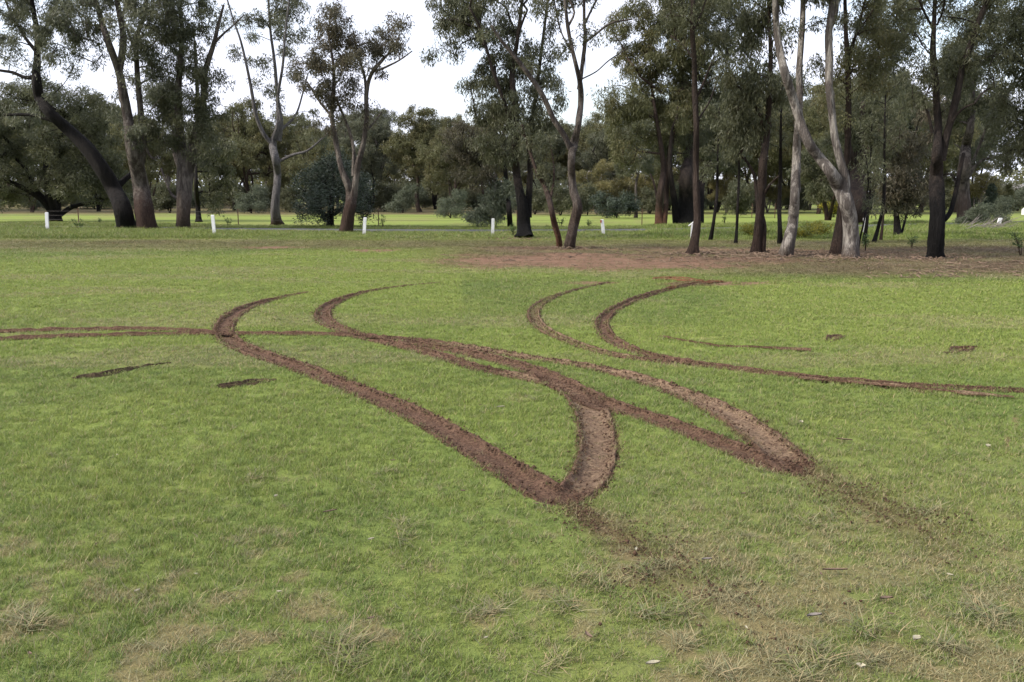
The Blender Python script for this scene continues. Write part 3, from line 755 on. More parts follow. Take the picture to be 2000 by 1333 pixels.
def make_crown(root, base, stems, blobs, leafmat, barkmat, D, seed, dens=1.0, droop=.9, leafscale=1.0, n_each=70, puff=1.0, twig=1.0):
    """stems: list of (pts3, radii) relative to base; blobs: (centre3, rx, ry(depth), rz, density)"""
    rg = np.random.default_rng(seed)
    rc = (0.072 * math.sqrt(D)) * puff
    C = []; Rd = []
    for (c, rx, ry, rz, dn) in blobs:
        n = max(2, int(dens * dn ** 1.3 * 3.15 * rx * rz / (rc * rc)))
        g = rg.normal(0, 1, (n, 3)); g /= np.linalg.norm(g, axis=1)[:, None]; g *= rg.uniform(.25, 1, (n, 1)) ** .5
        C.append(np.asarray(c) + g * np.array([rx, ry, rz])); Rd.append(rc * rg.uniform(.6, 1.25, n))
    C = np.vstack(C); Rd = np.concatenate(Rd)
    nodes = np.vstack([s[0][max(1, int(len(s[0]) * (.35 if i == 0 else .1))):] for i, s in enumerate(stems)])
    A, cnt, paths = connect(nodes, C, rg, step=max(.35, D * .012))
    mb = MB(); r0 = (0.0045 + 0.00016 * D) * twig
    for (j, a, b) in paths:
        pts = np.vstack([A[j], A[a:b]]); rad = r0 * np.sqrt(np.maximum(1, np.concatenate([[cnt[a]], cnt[a:b]]))) * 1.15
        rad[-1] = r0 * .6
        mb.tube(pts, rad, 4 if cnt[a] < 4 else 6, cap=False)
    tag(mb.build('branches', barkmat, root), kind='stuff')
    L = (0.044 + 0.0034 * D) * leafscale
    V, Fc, at = leaf_cloud(C, Rd, n_each, L * 1.1, L * .22, droop * 1.25, seed + 1, .95)
    obj('crown', np_mesh('crown', V, Fc, leafmat, False, at), root)

def px_tree(label, base, stems, blobs, bark, leaf, D=None, seed=1, dens=1.0, droop=.9, leafscale=1.0, flare=.5, group=None, sides=24, n_each=140,
            cat='tree', name='gum_tree', puff=1.0, depth=1.0, bump=.08, twig=1.0):
    """stems in photo pixels (u, v, width); the first starts on the ground at base"""
    D = D or depth_of(base[1]); rg = np.random.default_rng(seed)
    b3 = P(base[0], base[1], D); z0 = float(terrain(b3[0], D)); b3[2] = z0
    root = empty(name, tuple(b3)); tag(root, label, cat, group)
    S3 = []
    for si, st in enumerate(stems):
        y0 = 0.0
        if si:
            q0 = P(st[0][0], st[0][1], D) - b3; AA = np.vstack([q[0] for q in S3]); y0 = AA[np.argmin(np.hypot(AA[:, 0] - q0[0], AA[:, 2] - q0[2])), 1]
        rows = []; dd = 0.0; L = max(1, len(st) - 1); slope = 0 if si == 0 else rg.uniform(-.9, .9) * .05 * D
        for k, (u, v, w) in enumerate(st):
            dd = y0 + slope * (k / L) if si else rg.normal(0, .008 * D) * (k > 0)
            p = P(u, v, D + dd) - b3; rows.append((*p, w * .485 * D / F_PX))
        if si == 0: rows[0] = (rows[0][0], 0, -.08, rows[0][3])
        sm = spline(rows, max(.12, D * .006)); S3.append((sm[:, :3], np.maximum(sm[:, 3], .006)))
        mb = MB(); mb.tube(sm[:, :3], S3[-1][1], sides if si == 0 else max(8, sides - 4), bump=bump if S3[-1][1][0] > .04 else .04, flare=flare if si == 0 else 0, seed=seed + si * 17)
        mb.build('trunk' if si == 0 else 'limb', M[bark], root)
    if bark in ('bark_pale', 'bark_two', 'bark_grey', 'bark_paleblue') and D < 60:
        mb = MB()
        for k in range(16):
            sp_, sr = S3[int(rg.integers(0, min(3, len(S3))))]; j = int(rg.integers(int(len(sp_) * .08), max(int(len(sp_) * .8), 2))); a = rg.uniform(-.5, 3.6) + math.pi
            c0 = sp_[j] + np.array([math.cos(a), math.sin(a), 0]) * sr[j] * 1.0; Lh = rg.uniform(.15, .6); o_ = rg.uniform(.005, .03)
            dn = sp_[max(0, j - int(Lh / max(.12, D * .006)))] - sp_[j]; dn = dn / (np.linalg.norm(dn) + 1e-6) if j > 2 else np.array([0, 0, -1.0])
            pp = [c0, c0 + dn * Lh * .5 + np.array([math.cos(a), math.sin(a), 0]) * o_, c0 + dn * Lh * .8 + np.array([math.cos(a), math.sin(a), -.1]) * o_ * 2.2 + np.array([0, 0, -.1 * Lh])]
            mb.tube(pp, [.008, .013, .004], 4)
        tag(mb.build('loose_bark', M[bark], root, False), kind='stuff')
    B = []
    for bl in blobs:
        u, v, rx = bl[0], bl[1], bl[2]; rz = bl[3] if len(bl) > 3 else rx; dn = bl[4] if len(bl) > 4 else 1.0
        k = D / F_PX; c = P(u, v, D) - b3; dep = (rx + rz) * .5 * k * depth
        c[1] += rg.normal(0, .5) * dep
        B.append((c, rx * k, dep, rz * k, dn))
    make_crown(root, b3, S3, B, M[leaf], M[bark], D, seed * 7 + 3, dens, droop, leafscale, n_each, puff, twig)
    return root

# ---- the individual trees, left to right
px_tree('dark leaning gum with a thick black trunk tilting left, first tall tree from the left', (247, 449),
 [[(250,449,37),(240,410,33),(224,372,31),(198,328,28),(166,285,26),(130,250,23),(98,222,21),(78,192,20),(71,155,16),(73,110,13),(72,60,10),(62,0,8),(60,-60,6)],
  [(74,150,11),(50,152,7),(25,142,6),(0,138,5),(-30,130,4)], [(74,105,8),(50,75,6),(28,40,5),(10,0,4)], [(222,372,14),(245,350,11),(262,335,9),(280,300,6)],
  [(72,90,7),(92,50,6),(110,10,5)], [(128,245,10),(100,235,8),(60,225,6),(10,225,5)]],
 [(40,30,45,40,.8),(90,50,45,40,.9),(10,90,35,35,.6),(130,20,40,40,.9),(60,-40,80,40,1),(30,-20,60,35,1),(105,95,25,25,.5),(15,50,25,25,.6),(20,230,45,25,.9),(150,120,30,30,.6),(95,200,30,18,.8),(-20,30,50,50,.8),(60,120,30,30,.6)],
 'bark_dark', 'leaf_grey', seed=3, dens=.9)
px_tree('tall pale gum with a brown butt forking upward, right beside the leaning dark trunk', (286, 450),
 [[(286,450,38),(281,410,36),(276,370,32),(268,330,30),(258,290,24),(250,234,20),(240,180,17),(232,140,14),(210,78,12),(195,30,10),(184,-10,9),(175,-80,7)],
  [(270,335,18),(279,290,15),(275,220,12),(269,156,10),(267,78,9),(282,30,8),(288,-20,7),(290,-80,5)], [(232,148,13),(241,78,12),(236,40,11),(229,0,10),(225,-80,7)],
  [(267,110,6),(250,60,5),(240,30,5),(255,-10,4)], [(276,265,6),(290,300,5),(300,310,4),(310,305,3)]],
 [(150,30,50,40,1),(170,85,40,30,.7),(290,60,50,50,1.1),(320,20,60,40,1.2),(280,130,40,40,.8),(330,90,40,50,.9),(250,-50,110,50,1.2),(190,110,25,25,.5),(310,170,35,40,.7),(225,200,20,40,.5),(190,30,40,35,.9),(120,120,30,25,.6),(140,70,40,35,.8),(290,240,30,40,.7)],
 'bark_two', 'leaf_grey', seed=4, dens=1.0, sides=16)
px_tree('stout grey gum with a fluted trunk and a bare forked branch reaching right', (358, 449),
 [[(358,449,27),(358,420,26),(360,370,30),(362,330,32),(354,290,22),(350,240,16),(348,180,13),(352,120,10),(356,60,8),(350,0,6),(348,-60,5)],
  [(366,345,18),(378,290,20),(390,235,15),(398,190,12),(399,148,11),(410,110,9),(418,85,8),(426,50,6),(437,10,4)], [(419,84,6),(435,68,4),(455,50,3),(476,30,2)],
  [(350,330,8),(340,300,6),(338,260,5),(330,200,4)], [(352,390,7),(335,380,5),(322,350,4),(315,330,4)], [(380,290,9),(392,250,8),(386,200,7),(384,140,6),(380,80,5)]],
 [(345,70,40,45,1),(375,120,40,45,1),(320,130,35,40,.9),(395,60,30,40,.8),(400,160,32,35,1),(340,190,45,40,1),(385,220,40,45,1.1),(425,170,22,28,.9),(415,235,28,40,1),(330,250,35,40,1),(400,290,30,40,1),(350,0,50,40,1),(345,-50,70,40,1),(420,30,15,20,.3),(300,280,25,40,.8)],
 'bark_grey', 'leaf_dark', seed=5, dens=1.05, flare=.2)
px_tree('slim dark-trunked tree with a low drooping crown right of the stout grey gum', (388, 434), [[(388,434,11),(386,400,9),(383,360,7),(384,310,5),(390,260,3)]],
 [(410,310,32,30,1.2),(425,345,28,28,1.1),(400,380,24,22,.9),(440,300,24,30,1),(415,395,14,18,1),(395,280,30,30,1),(445,375,18,16,.6)], 'bark_dark', 'leaf_dark', seed=6, dens=1.0)
px_tree('broad low dark tree with many spreading limbs at the edge of the fairway, far left', (108, 431),
 [[(108,431,26),(106,415,22),(100,390,18),(92,350,13),(90,310,9),(95,270,6)], [(104,420,12),(80,390,10),(40,365,9),(0,350,8),(-60,340,6)], [(112,418,12),(120,380,10),(140,340,8),(160,300,6)],
  [(118,420,10),(140,405,9),(170,398,7),(210,395,5)], [(98,400,9),(70,370,8),(50,330,7),(20,300,5)], [(112,400,9),(112,350,8),(118,300,6),(110,260,5)]],
 [(40,210,60,40,1.1),(120,200,60,35,1.2),(180,220,50,40,1.2),(0,280,60,40,1.2),(60,300,50,35,.9),(150,290,55,45,1.1),(200,300,45,45,1.1),(20,350,55,35,1.2),(110,350,45,25,1.1),(170,360,55,35,1.2),(215,350,45,40,1.1),(-30,230,60,50,1.2),(-10,385,45,22,1.1),(60,385,30,14,.5),(215,385,30,15,.8),(90,180,60,25,1)],
 'bark_dark', 'leaf_dark', D=60, seed=7, dens=1.3, leafscale=.9, flare=.3, droop=.6)
px_tree('slender silvery gum with sparse foliage and bare upper branches', (541, 441),
 [[(541,441,24),(537,410,18),(540,370,15),(542,340,14),(538,310,15),(533,282,14),(544,240,9),(541,180,7),(536,120,6),(528,60,4.5),(524,0,4),(522,-50,3)],
  [(534,284,10),(515,262,8),(500,225,7),(492,180,6),(482,130,5),(470,80,4),(456,40,3),(444,0,3)], [(545,275,10),(549,235,8),(543,190,6),(552,130,5),(558,60,4),(565,0,3)],
  [(546,255,6),(565,240,5),(580,220,4),(592,180,3),(600,150,3)], [(543,318,6),(556,310,6),(575,302,5),(600,295,4),(625,275,3),(645,255,2)]],
 [(535,50,42,30,.5),(560,20,40,30,.6),(490,75,30,30,.4),(455,100,22,25,.45),(540,-30,60,35,.8),(570,140,25,25,.4),(530,170,20,15,.8),(590,90,25,30,.3),(600,240,30,25,.5),(620,275,20,12,.6),(510,30,26,24,.6),(475,60,26,26,.55),(500,110,28,26,.55),(545,90,30,30,.6),(580,60,28,28,.6),(445,40,22,22,.5),(540,10,40,24,.8),(600,130,26,26,.6),(520,150,24,22,.5),(545,205,22,22,.7)],
 'bark_paleblue', 'leaf_grey', seed=8, dens=.85, flare=.45)
px_tree('dense blue-green dome-shaped tree touching the ground behind the twisted-trunk gum', (645, 441), [[(645,441,16),(645,420,14),(648,390,10),(650,350,7),(650,310,4)], [(640,425,8),(615,400,6),(595,390,4)], [(652,420,8),(680,400,6),(705,385,4)]],
 [(650,345,55,40,1.6),(610,370,38,40,1.6),(695,365,38,45,1.6),(650,395,70,30,1.8),(595,400,25,20,1.2),(715,400,22,30,1.4),(645,315,35,25,1.4),(600,425,24,10,.7),(640,427,35,9,.5),(700,425,30,10,.6),(645,360,75,50,1.2)],
 'bark_dark', 'leaf_blue', D=48, seed=9, dens=1.0, droop=.2, leafscale=.8, name='bushy_tree', n_each=90)
px_tree('gum with a twisted brown butt splitting into two pale stems under a rounded brownish crown', (678, 455),
 [[(676,455,26),(680,425,24),(686,400,22),(686,380,20),(680,362,14),(668,335,11),(660,300,10),(653,260,9),(648,220,8),(652,170,7),(650,120,5),(640,60,4)],
  [(690,385,15),(696,345,13),(700,315,12),(710,280,10),(716,230,10),(716,180,8),(725,145,7),(745,120,6),(765,100,4),(785,85,3)], [(690,345,9),(691,300,7),(685,265,6),(670,225,5),(655,190,4)],
  [(716,190,6),(712,150,5),(700,110,4),(690,60,3)], [(713,258,5),(730,240,4),(745,220,3)], [(728,140,4),(745,135,4),(780,118,3),(805,100,2)], [(650,230,5),(625,200,4),(600,160,3)]],
 [(650,45,42,35,.9),(630,15,28,22,.8),(605,130,35,28,.9),(650,120,40,30,1),(690,140,35,35,.9),(700,90,40,35,1),(745,70,32,35,.9),(780,70,28,32,.8),(795,100,18,16,.5),(660,185,38,35,.9),(620,190,30,28,.8),(720,215,22,28,.5),(650,230,30,28,.7),(690,190,28,30,.8),(660,85,40,35,1),(575,150,22,18,.7),(740,140,15,20,.3)],
 'bark_two', 'leaf_brown', seed=10, dens=1.15, flare=.35, bump=.2)
px_tree('gum with a pitch-black flared butt and a great weeping crown left of the middle', (1025, 466),
 [[(1025,466,34),(1024,440,27),(1022,410,25),(1014,370,17),(1008,330,16),(1005,280,14),(1008,220,12),(1000,150,10),(1010,80,8),(1020,0,6),(1025,-60,5)],
  [(1030,425,18),(1033,380,13),(1036,330,12),(1034,280,10),(1040,230,8),(1050,160,7),(1060,80,6),(1070,0,5)], [(1006,260,8),(985,200,7),(960,130,6),(940,60,5),(920,20,4)], [(1003,120,6),(1015,60,5),(1030,20,4)]],
 [(905,50,45,50,1.1),(955,30,55,45,1.2),(880,105,25,20,.6),(1000,90,40,40,.8),(930,150,35,35,1),(975,130,45,40,1.1),(1050,130,45,45,1.2),(1070,190,35,40,1),(985,190,50,40,1.2),(945,210,35,35,.9),(1020,240,50,40,1.2),(990,290,40,30,1),(960,260,40,40,.9),(1060,250,35,30,.9),(900,0,70,40,1.2),(1010,-30,90,50,1.2),(850,110,20,15,.4),(1080,80,25,40,.5),(1040,30,30,30,.5)],
 'bark_burnt', 'leaf_dark', seed=12, dens=1.15, flare=.7, droop=1.3)
px_tree('narrow dark trunk leaning slightly, just left of the black-butted gum', (996, 445),
 [[(997,445,11),(994,410,10),(990,370,9),(986,320,8),(984,270,6),(980,220,5)], [(992,390,6),(975,360,5),(955,340,4),(940,325,3)]],
 [(960,290,35,30,1.1),(920,280,35,35,1.2),(985,240,40,30,1),(900,310,28,28,1.2),(930,340,30,28,1),(890,270,30,30,1),(960,335,25,18,.6)], 'bark_dark', 'leaf_brown', seed=13, dens=1.1)
px_tree('slim curving tree with an orange-red foot right beside the tall twin-limbed gum', (1092, 484),
 [[(1093,484,12),(1091,465,11),(1083,438,12),(1077,410,11),(1071,385,11),(1062,360,9),(1050,340,7),(1041,315,6),(1030,280,5),(1020,245,4)], [(1076,385,6),(1082,350,4),(1080,310,3),(1072,270,3)]],
 [(1040,285,35,25,.9),(1010,255,28,22,.8),(1065,290,30,30,.9),(1050,330,30,18,.6),(1075,345,25,20,.5)], 'bark_red', 'leaf_dark', seed=14, dens=.9, flare=.3)
px_tree('tall gum with a smooth grey trunk forking into two long bare limbs, nearest the middle', (1112, 487),
 [[(1111,487,22),(1115,465,21),(1122,435,20),(1128,405,19),(1120,375,16),(1117,345,15),(1116,310,14),(1121,280,14),(1129,245,12),(1134,205,11),(1133,165,10),(1123,120,8),(1112,70,7),(1105,20,6),(1100,-50,5)],
  [(1114,290,12),(1100,262,11),(1082,235,10),(1062,190,10),(1035,150,9),(1000,105,8),(975,75,6),(960,50,4)], [(1131,175,9),(1137,130,8),(1143,80,7),(1141,40,6),(1141,-10,5)],
  [(1143,45,5),(1155,20,4),(1168,-5,4)], [(1142,85,4),(1170,62,4),(1195,45,4),(1235,38,2.5)], [(1136,155,3),(1165,140,2.5),(1190,118,2.5),(1225,95,2)], [(1108,55,5),(1122,25,4),(1112,0,4)], [(1120,110,3),(1095,60,3),(1082,0,3)]],
 [(1070,40,30,35,.5),(1085,-20,50,30,1),(1150,60,22,18,.25),(1165,-40,50,30,.8),(1120,-60,80,40,1.2),(1100,100,20,30,.3),(1030,115,30,20,.5),(960,60,30,25,.7)],
 'bark_grey', 'leaf_dark', seed=15, dens=.9, flare=.35, leafscale=1.1, bump=.16)
px_tree('straight dark pole-like trunk in front of the leaning white board', (1352, 497),
 [[(1352,497,22),(1357,470,17),(1362,430,15),(1360,380,13),(1359,320,12),(1360,250,11),(1357,180,11),(1356,120,10),(1352,60,9),(1353,0,8),(1350,-80,6)],
  [(1357,200,5),(1375,160,4),(1395,110,3)], [(1358,120,4),(1335,90,3),(1310,70,3)], [(1360,240,4),(1385,200,3),(1400,160,3)], [(1355,60,4),(1372,20,3),(1385,-20,3)]],
 [(1350,-40,70,50,1.2),(1390,60,35,35,.7),(1320,50,40,35,.8),(1400,130,30,30,.6),(1340,10,50,30,1)], 'bark_brown', 'leaf_dark', seed=16, dens=1.0, flare=.7)
px_tree('dark trunk twinned with an orange-brown stem, standing in bark litter', (1478, 494),
 [[(1476,494,20),(1480,460,17),(1485,410,17),(1488,360,17),(1490,320,15),(1497,270,12),(1502,200,10),(1505,120,8),(1503,50,6),(1500,-30,5)],
  [(1489,494,13),(1491,460,11),(1490,435,11),(1482,405,10),(1478,375,8),(1472,340,6),(1455,310,4)], [(1492,380,6),(1505,360,4),(1520,345,3)]],
 [(1450,160,40,40,1.2),(1430,210,40,35,1.2),(1490,170,40,50,1.1),(1440,250,35,30,1),(1480,240,40,40,1.1),(1420,140,30,30,1),(1500,80,50,50,1.1),(1460,290,35,22,.7),(1490,0,60,50,1)],
 'bark_brown', 'leaf_dark', seed=17, dens=1.15, flare=.4, droop=1.4, leafscale=1.15)
px_tree('pale straight gum leaning slightly right, left of the forked white one', (1536, 500),
 [[(1534,500,30),(1541,470,24),(1549,430,20),(1553,380,18),(1555,320,17),(1557,260,13),(1562,200,12),(1561,140,12),(1565,80,11),(1568,20,10),(1568,-60,8)]],
 [(1570,-60,80,50,1.2),(1600,60,30,30,.5),(1540,70,25,25,.5)], 'bark_pale', 'leaf_dark', seed=18, dens=1.0, flare=.3, sides=18)
px_tree('big white forked gum with mottled bark, largest pale trunk on the right', (1660, 504),
 [[(1661,504,34),(1662,470,31),(1660,430,29),(1652,395,28),(1640,365,28),(1622,335,22),(1600,308,19),(1580,280,18),(1562,235,17),(1548,190,16),(1533,145,15),(1522,95,14),(1516,50,12),(1514,0,11),(1512,-80,8)],
  [(1652,385,20),(1650,345,18),(1640,310,16),(1630,265,14),(1624,215,14),(1619,165,15),(1620,120,15),(1618,70,14),(1624,20,13),(1628,-60,9)], [(1620,60,9),(1632,30,8),(1636,-10,7),(1640,-60,6)]],
 [(1520,-70,80,50,1.2),(1630,-60,80,50,1.2),(1590,-10,30,30,.7),(1650,40,25,25,.4)], 'bark_pale', 'leaf_dark', seed=19, dens=1.0, flare=.3, sides=20)
px_tree('reddish brown trunk hidden half behind the big white forked gum', (1633, 497),
 [[(1632,497,26),(1637,460,20),(1643,420,17),(1648,380,15),(1654,330,13),(1656,270,12),(1657,200,11),(1655,120,9),(1652,60,8),(1650,-20,6)], [(1656,115,7),(1668,80,6),(1680,40,5),(1692,-10,4)], [(1662,90,3),(1685,50,3),(1705,20,2)]],
 [(1690,90,45,50,1.1),(1650,150,40,40,.8),(1700,160,45,40,1),(1640,220,35,40,.9),(1690,20,50,40,1),(1660,-60,80,50,1),(1610,110,25,40,.6)], 'bark_brown', 'leaf_olive', seed=20, dens=1.1, flare=.4)
px_tree('spindly dark sapling leaning against the foot of the big white gum', (1678, 503), [[(1674,504,5),(1679,470,4),(1686,440,3.5),(1692,400,3),(1696,350,2.5),(1690,300,2)]],
 [(1700,400,16,14,.3),(1690,330,20,20,.4)], 'bark_dark', 'leaf_dark', seed=21, dens=.8)
px_tree('rough dark trunk with a charred foot opening into two tall limbs near the right edge', (1826, 504),
 [[(1826,504,33),(1828,470,29),(1831,430,28),(1831,390,28),(1829,340,24),(1830,300,18),(1832,250,14),(1829,200,13),(1826,150,12),(1822,100,11),(1824,50,8),(1826,0,7),(1828,-60,6)],
  [(1838,315,17),(1848,270,14),(1857,235,13),(1870,180,13),(1880,130,13),(1895,90,12),(1912,40,11),(1928,0,9),(1945,-60,7)], [(1850,255,6),(1868,225,5),(1885,210,4),(1904,202,2)],
  [(1845,430,9),(1856,415,9),(1864,385,8),(1872,350,8),(1882,300,6)], [(1821,260,6),(1812,220,5),(1804,200,3)], [(1822,55,5),(1808,30,4),(1795,0,4)], [(1830,50,4),(1842,20,4),(1848,-20,3)]],
 [(1880,60,40,40,.5),(1780,40,50,50,1.1),(1820,-50,90,50,1.2),(1940,60,50,50,.7),(1930,-40,80,50,1.2),(1790,120,40,35,.8),(1870,130,30,30,.9),(1850,190,40,35,.9),(1905,120,40,35,1),(1960,140,40,40,.9),(1800,180,35,35,.9),(1880,-10,60,30,.8)], 'bark_burnt', 'leaf_dark', seed=22, dens=1.05, flare=.4, sides=18, bump=.14)
# ---- mid distance, behind the road
px_tree('broad leaning grey trunk with a dead pale limb behind the rough dark one', (1882, 432),
 [[(1884,432,27),(1882,400,25),(1880,360,24),(1884,320,21),(1886,285,18),(1895,250,14),(1900,200,10),(1895,150,8)], [(1878,375,8),(1895,330,6),(1915,280,5),(1935,230,4),(1955,190,3),(1990,150,2)], [(1888,350,9),(1905,325,7),(1920,312,5)],
  [(1872,375,6),(1862,345,5),(1850,340,4)], [(1925,205,4),(1955,180,3),(1985,165,3),(2010,140,2)]],
 [(1900,120,60,50,1.2),(1940,200,45,45,1.1),(1870,210,45,40,.9),(1960,270,40,40,1.1),(1840,150,40,40,1),(1920,330,25,20,.3),(1830,260,30,40,.6),(1900,50,70,50,1.1)], 'bark_grey', 'leaf_dark', D=55, seed=23, dens=1.1)
px_tree('pair of joined reddish trunks behind the verge, left of the charred giant', (1290, 441),
 [[(1288,441,17),(1287,410,14),(1291,370,13),(1296,330,11),(1290,280,9),(1280,220,7),(1270,150,5)], [(1297,438,12),(1301,400,10),(1302,350,10),(1306,300,8),(1320,240,6),(1330,170,5)], [(1285,400,4),(1278,360,4),(1270,340,3)],
  [(1310,310,5),(1315,260,5),(1310,200,4)], [(1298,185,4),(1270,165,4),(1250,150,3)]],
 [(1250,120,50,45,1.2),(1300,160,50,45,1.2),(1230,200,45,40,1.2),(1280,240,45,40,1),(1200,230,35,35,1),(1330,220,40,40,1),(1220,290,35,35,1),(1300,90,50,50,1.2),(1240,40,50,50,1.2),(1330,20,50,50,1.1),(1190,190,25,22,.8),(1340,110,40,40,1),(1180,60,22,22,.4)],
 'bark_red', 'leaf_olive', seed=24, dens=1.15, group=None, droop=1.1)
px_tree('huge charred black trunk with pale outer stem behind the straight pole-like one', (1342, 440),
 [[(1342,442,50),(1342,415,40),(1344,380,34),(1342,345,26),(1345,310,18),(1352,270,16),(1360,220,10)], [(1362,440,26),(1365,390,20),(1372,350,14),(1385,315,10),(1395,280,7)], [(1322,441,16),(1318,400,13),(1312,360,10),(1308,320,8),(1312,260,6),(1325,220,4)]],
 [(1370,260,50,40,1.2),(1400,200,50,45,1.2),(1350,170,50,40,1.1),(1420,300,40,35,1.1),(1380,100,60,50,1.2),(1400,30,60,50,1.2),(1330,290,40,30,1),(1450,60,40,50,1)], 'bark_burnt', 'leaf_dark', D=51, seed=25, dens=1.15, flare=.15, sides=22)
px_tree('massive brown trunk behind the big white forked gum', (1672, 437),
 [[(1673,438,42),(1672,400,36),(1674,350,34),(1678,300,26),(1682,250,17),(1688,200,11)], [(1688,440,15),(1690,380,12),(1692,320,9),(1700,250,7)], [(1668,330,10),(1660,290,8),(1650,250,6)]],
 [(1690,230,50,45,1.2),(1740,180,50,50,1.2),(1720,100,60,50,1.2),(1660,270,40,35,1),(1740,260,45,40,1.1),(1700,300,35,25,.8),(1740,30,60,50,1.2)], 'bark_brown', 'leaf_dark', D=53, seed=26, dens=1.1, flare=.15, sides=18)
px_tree('bushy dark tree on twin low stems between the massive trunk and the rough dark one', (1752, 462),
 [[(1753,467,16),(1752,440,13),(1750,400,9),(1752,350,6),(1755,300,4)], [(1760,460,5),(1768,430,4),(1775,400,3)]],
 [(1745,330,40,35,1.3),(1780,300,40,40,1.2),(1720,370,28,25,1),(1760,380,35,30,1.3),(1790,370,28,30,1.2),(1745,270,45,35,1.2),(1800,240,35,40,1),(1770,410,28,14,.7),(1740,405,25,12,.7)], 'bark_dark', 'leaf_brown', seed=27, dens=1.2)
px_tree('stocky dark multi-stemmed tree in the shade beyond the yellow-flowered weeds', (1615, 425),
 [[(1617,430,10),(1612,405,8),(1606,380,6),(1604,350,4)], [(1620,428,8),(1626,400,6),(1634,370,4)]],
 [(1600,340,35,30,1.4),(1635,350,30,30,1.3),(1590,375,28,22,1.2),(1620,385,32,18,1.1),(1610,300,38,30,1.2),(1570,330,25,30,1)], 'bark_brown', 'leaf_dark', D=62, seed=28, dens=1.1)
for i, (u, v, top, w, uu, lab) in enumerate([
   (1387, 469, 300, 7, 1399, 'thin dark stem bent at the foot, right of the charred giant'),
   (1437, 476, 270, 6, 1441, 'thin upright dark stem left of the twinned dark and orange trunk'),
   (1524, 476, 250, 9, 1522, 'thin dark stem rising just left of the pale straight gum'),
   (1706, 474, 240, 7, 1725, 'thin dark stem leaning right, right of the big white gum'),
   (1720, 470, 300, 5, 1727, 'thinner pale-brown stem close behind the right-leaning one'),
   (1687, 474, 330, 7, 1697, 'short dark stem touching the white post behind the big white gum')]):
    px_tree(lab, (u, v), [[(u, v, w * 1.4), (u + (uu - u) * .5, v - 30, w), (uu, v - 75, w * .9), (uu + 2, (v + top) / 2 - 20, w * .8), (uu + 3, top, w * .5), (uu + 6, top - 90, w * .4)]],
            [(uu, top - 40, 35, 40, .9), (uu + 15, top - 90, 35, 35, .8), (uu - 15, top + 20, 22, 25, .6)], 'bark_dark' if i != 4 else 'bark_brown', 'leaf_dark', seed=40 + i, dens=.9, group=None, flare=.2, sides=8)
px_tree('dark overhanging tree filling the upper right corner', (2110, 500),
 [[(2110,500,34),(2108,400,30),(2100,300,26),(2085,200,20),(2070,100,14),(2060,0,10)], [(2100,300,12),(2050,260,9),(2000,240,7),(1960,230,5)], [(2090,220,12),(2040,160,9),(1990,120,7),(1960,90,5)]],
 [(1990,200,45,45,1.3),(2000,270,45,35,1.3),(1980,310,40,22,1),(1990,120,40,45,1.2),(2050,150,70,60,1.2),(1985,50,45,40,1.1),(2040,40,80,60,1.2),(1950,250,30,30,.9),(2060,280,60,50,1.2),(2080,-40,90,60,1.2)], 'bark_dark', 'leaf_dark', seed=29, dens=1.15, droop=1.1, leafscale=1.1)

# ---- the wood beyond the fairway: a few kinds of tree, each copied whole
def far_tree(name, seed, H, spread, leaf, bark, kind):
    """kind 0: clean stem under a domed crown, 1: several stems, full crown, 2: shrub; built at the origin, ~100 m scale leaves"""
    rg = np.random.default_rng(seed); root = empty(name, (0, 0, 0)); S3 = []; B = []
    ns = 1 if kind == 0 else (4 if kind == 1 else 5)
    for s in range(ns):
        a = s * 6.28 / ns + rg.uniform(-.5, .5); ln = (.04 if kind == 0 else .30) * H * rg.uniform(.6, 1.2)
        top = H * (.86 if kind < 2 else .75) * rg.uniform(.8, 1.0)
        rows = [(rg.normal(0, .04) + ln * math.cos(a) * t ** 1.3, ln * math.sin(a) * t ** 1.3, top * t - .1 * (t == 0), (.024 * H if ns == 1 else .012 * H) * (1 - .75 * t)) for t in (0, .2, .42, .65, .85, 1)]
        rows = [(r[0] + rg.normal(0, .02 * H) * (i > 0), r[1] + rg.normal(0, .02 * H) * (i > 0), r[2], r[3]) for i, r in enumerate(rows)]
        sm = spline(rows, H * .05); S3.append((sm[:, :3], sm[:, 3]))
        mb = MB(); mb.tube(sm[:, :3], sm[:, 3], 8, bump=.1, flare=.4, seed=seed + s); mb.build('trunk' if s == 0 else 'limb', M[bark], root)
    nb = 13 if kind < 2 else 9
    for k in range(nb):
        a = k * 2.4 + rg.uniform(0, 1); t = rg.uniform(.40 if kind == 1 else .48, .97) if kind < 2 else rg.uniform(.25, .85)
        rr = spread * rg.uniform(.15, .85) * math.sin(min(1, (1.08 - t) / .45) * 1.57)
        br = spread * rg.uniform(.30, .50)
        B.append(((rr * math.cos(a), rr * math.sin(a), H * t), br, br, br * .72, 1.0))
    make_crown(root, None, S3, B, M[leaf], M[bark], 95 if kind < 2 else 70, seed + 5, 1.1 if kind < 2 else 1.6, .8, .95, 105, .95)
    return root
def copy_tree(o, parent=None):
    c = o.copy(); COL.objects.link(c); c.parent = parent
    for ch in list(o.children): copy_tree(ch, c)
    return c
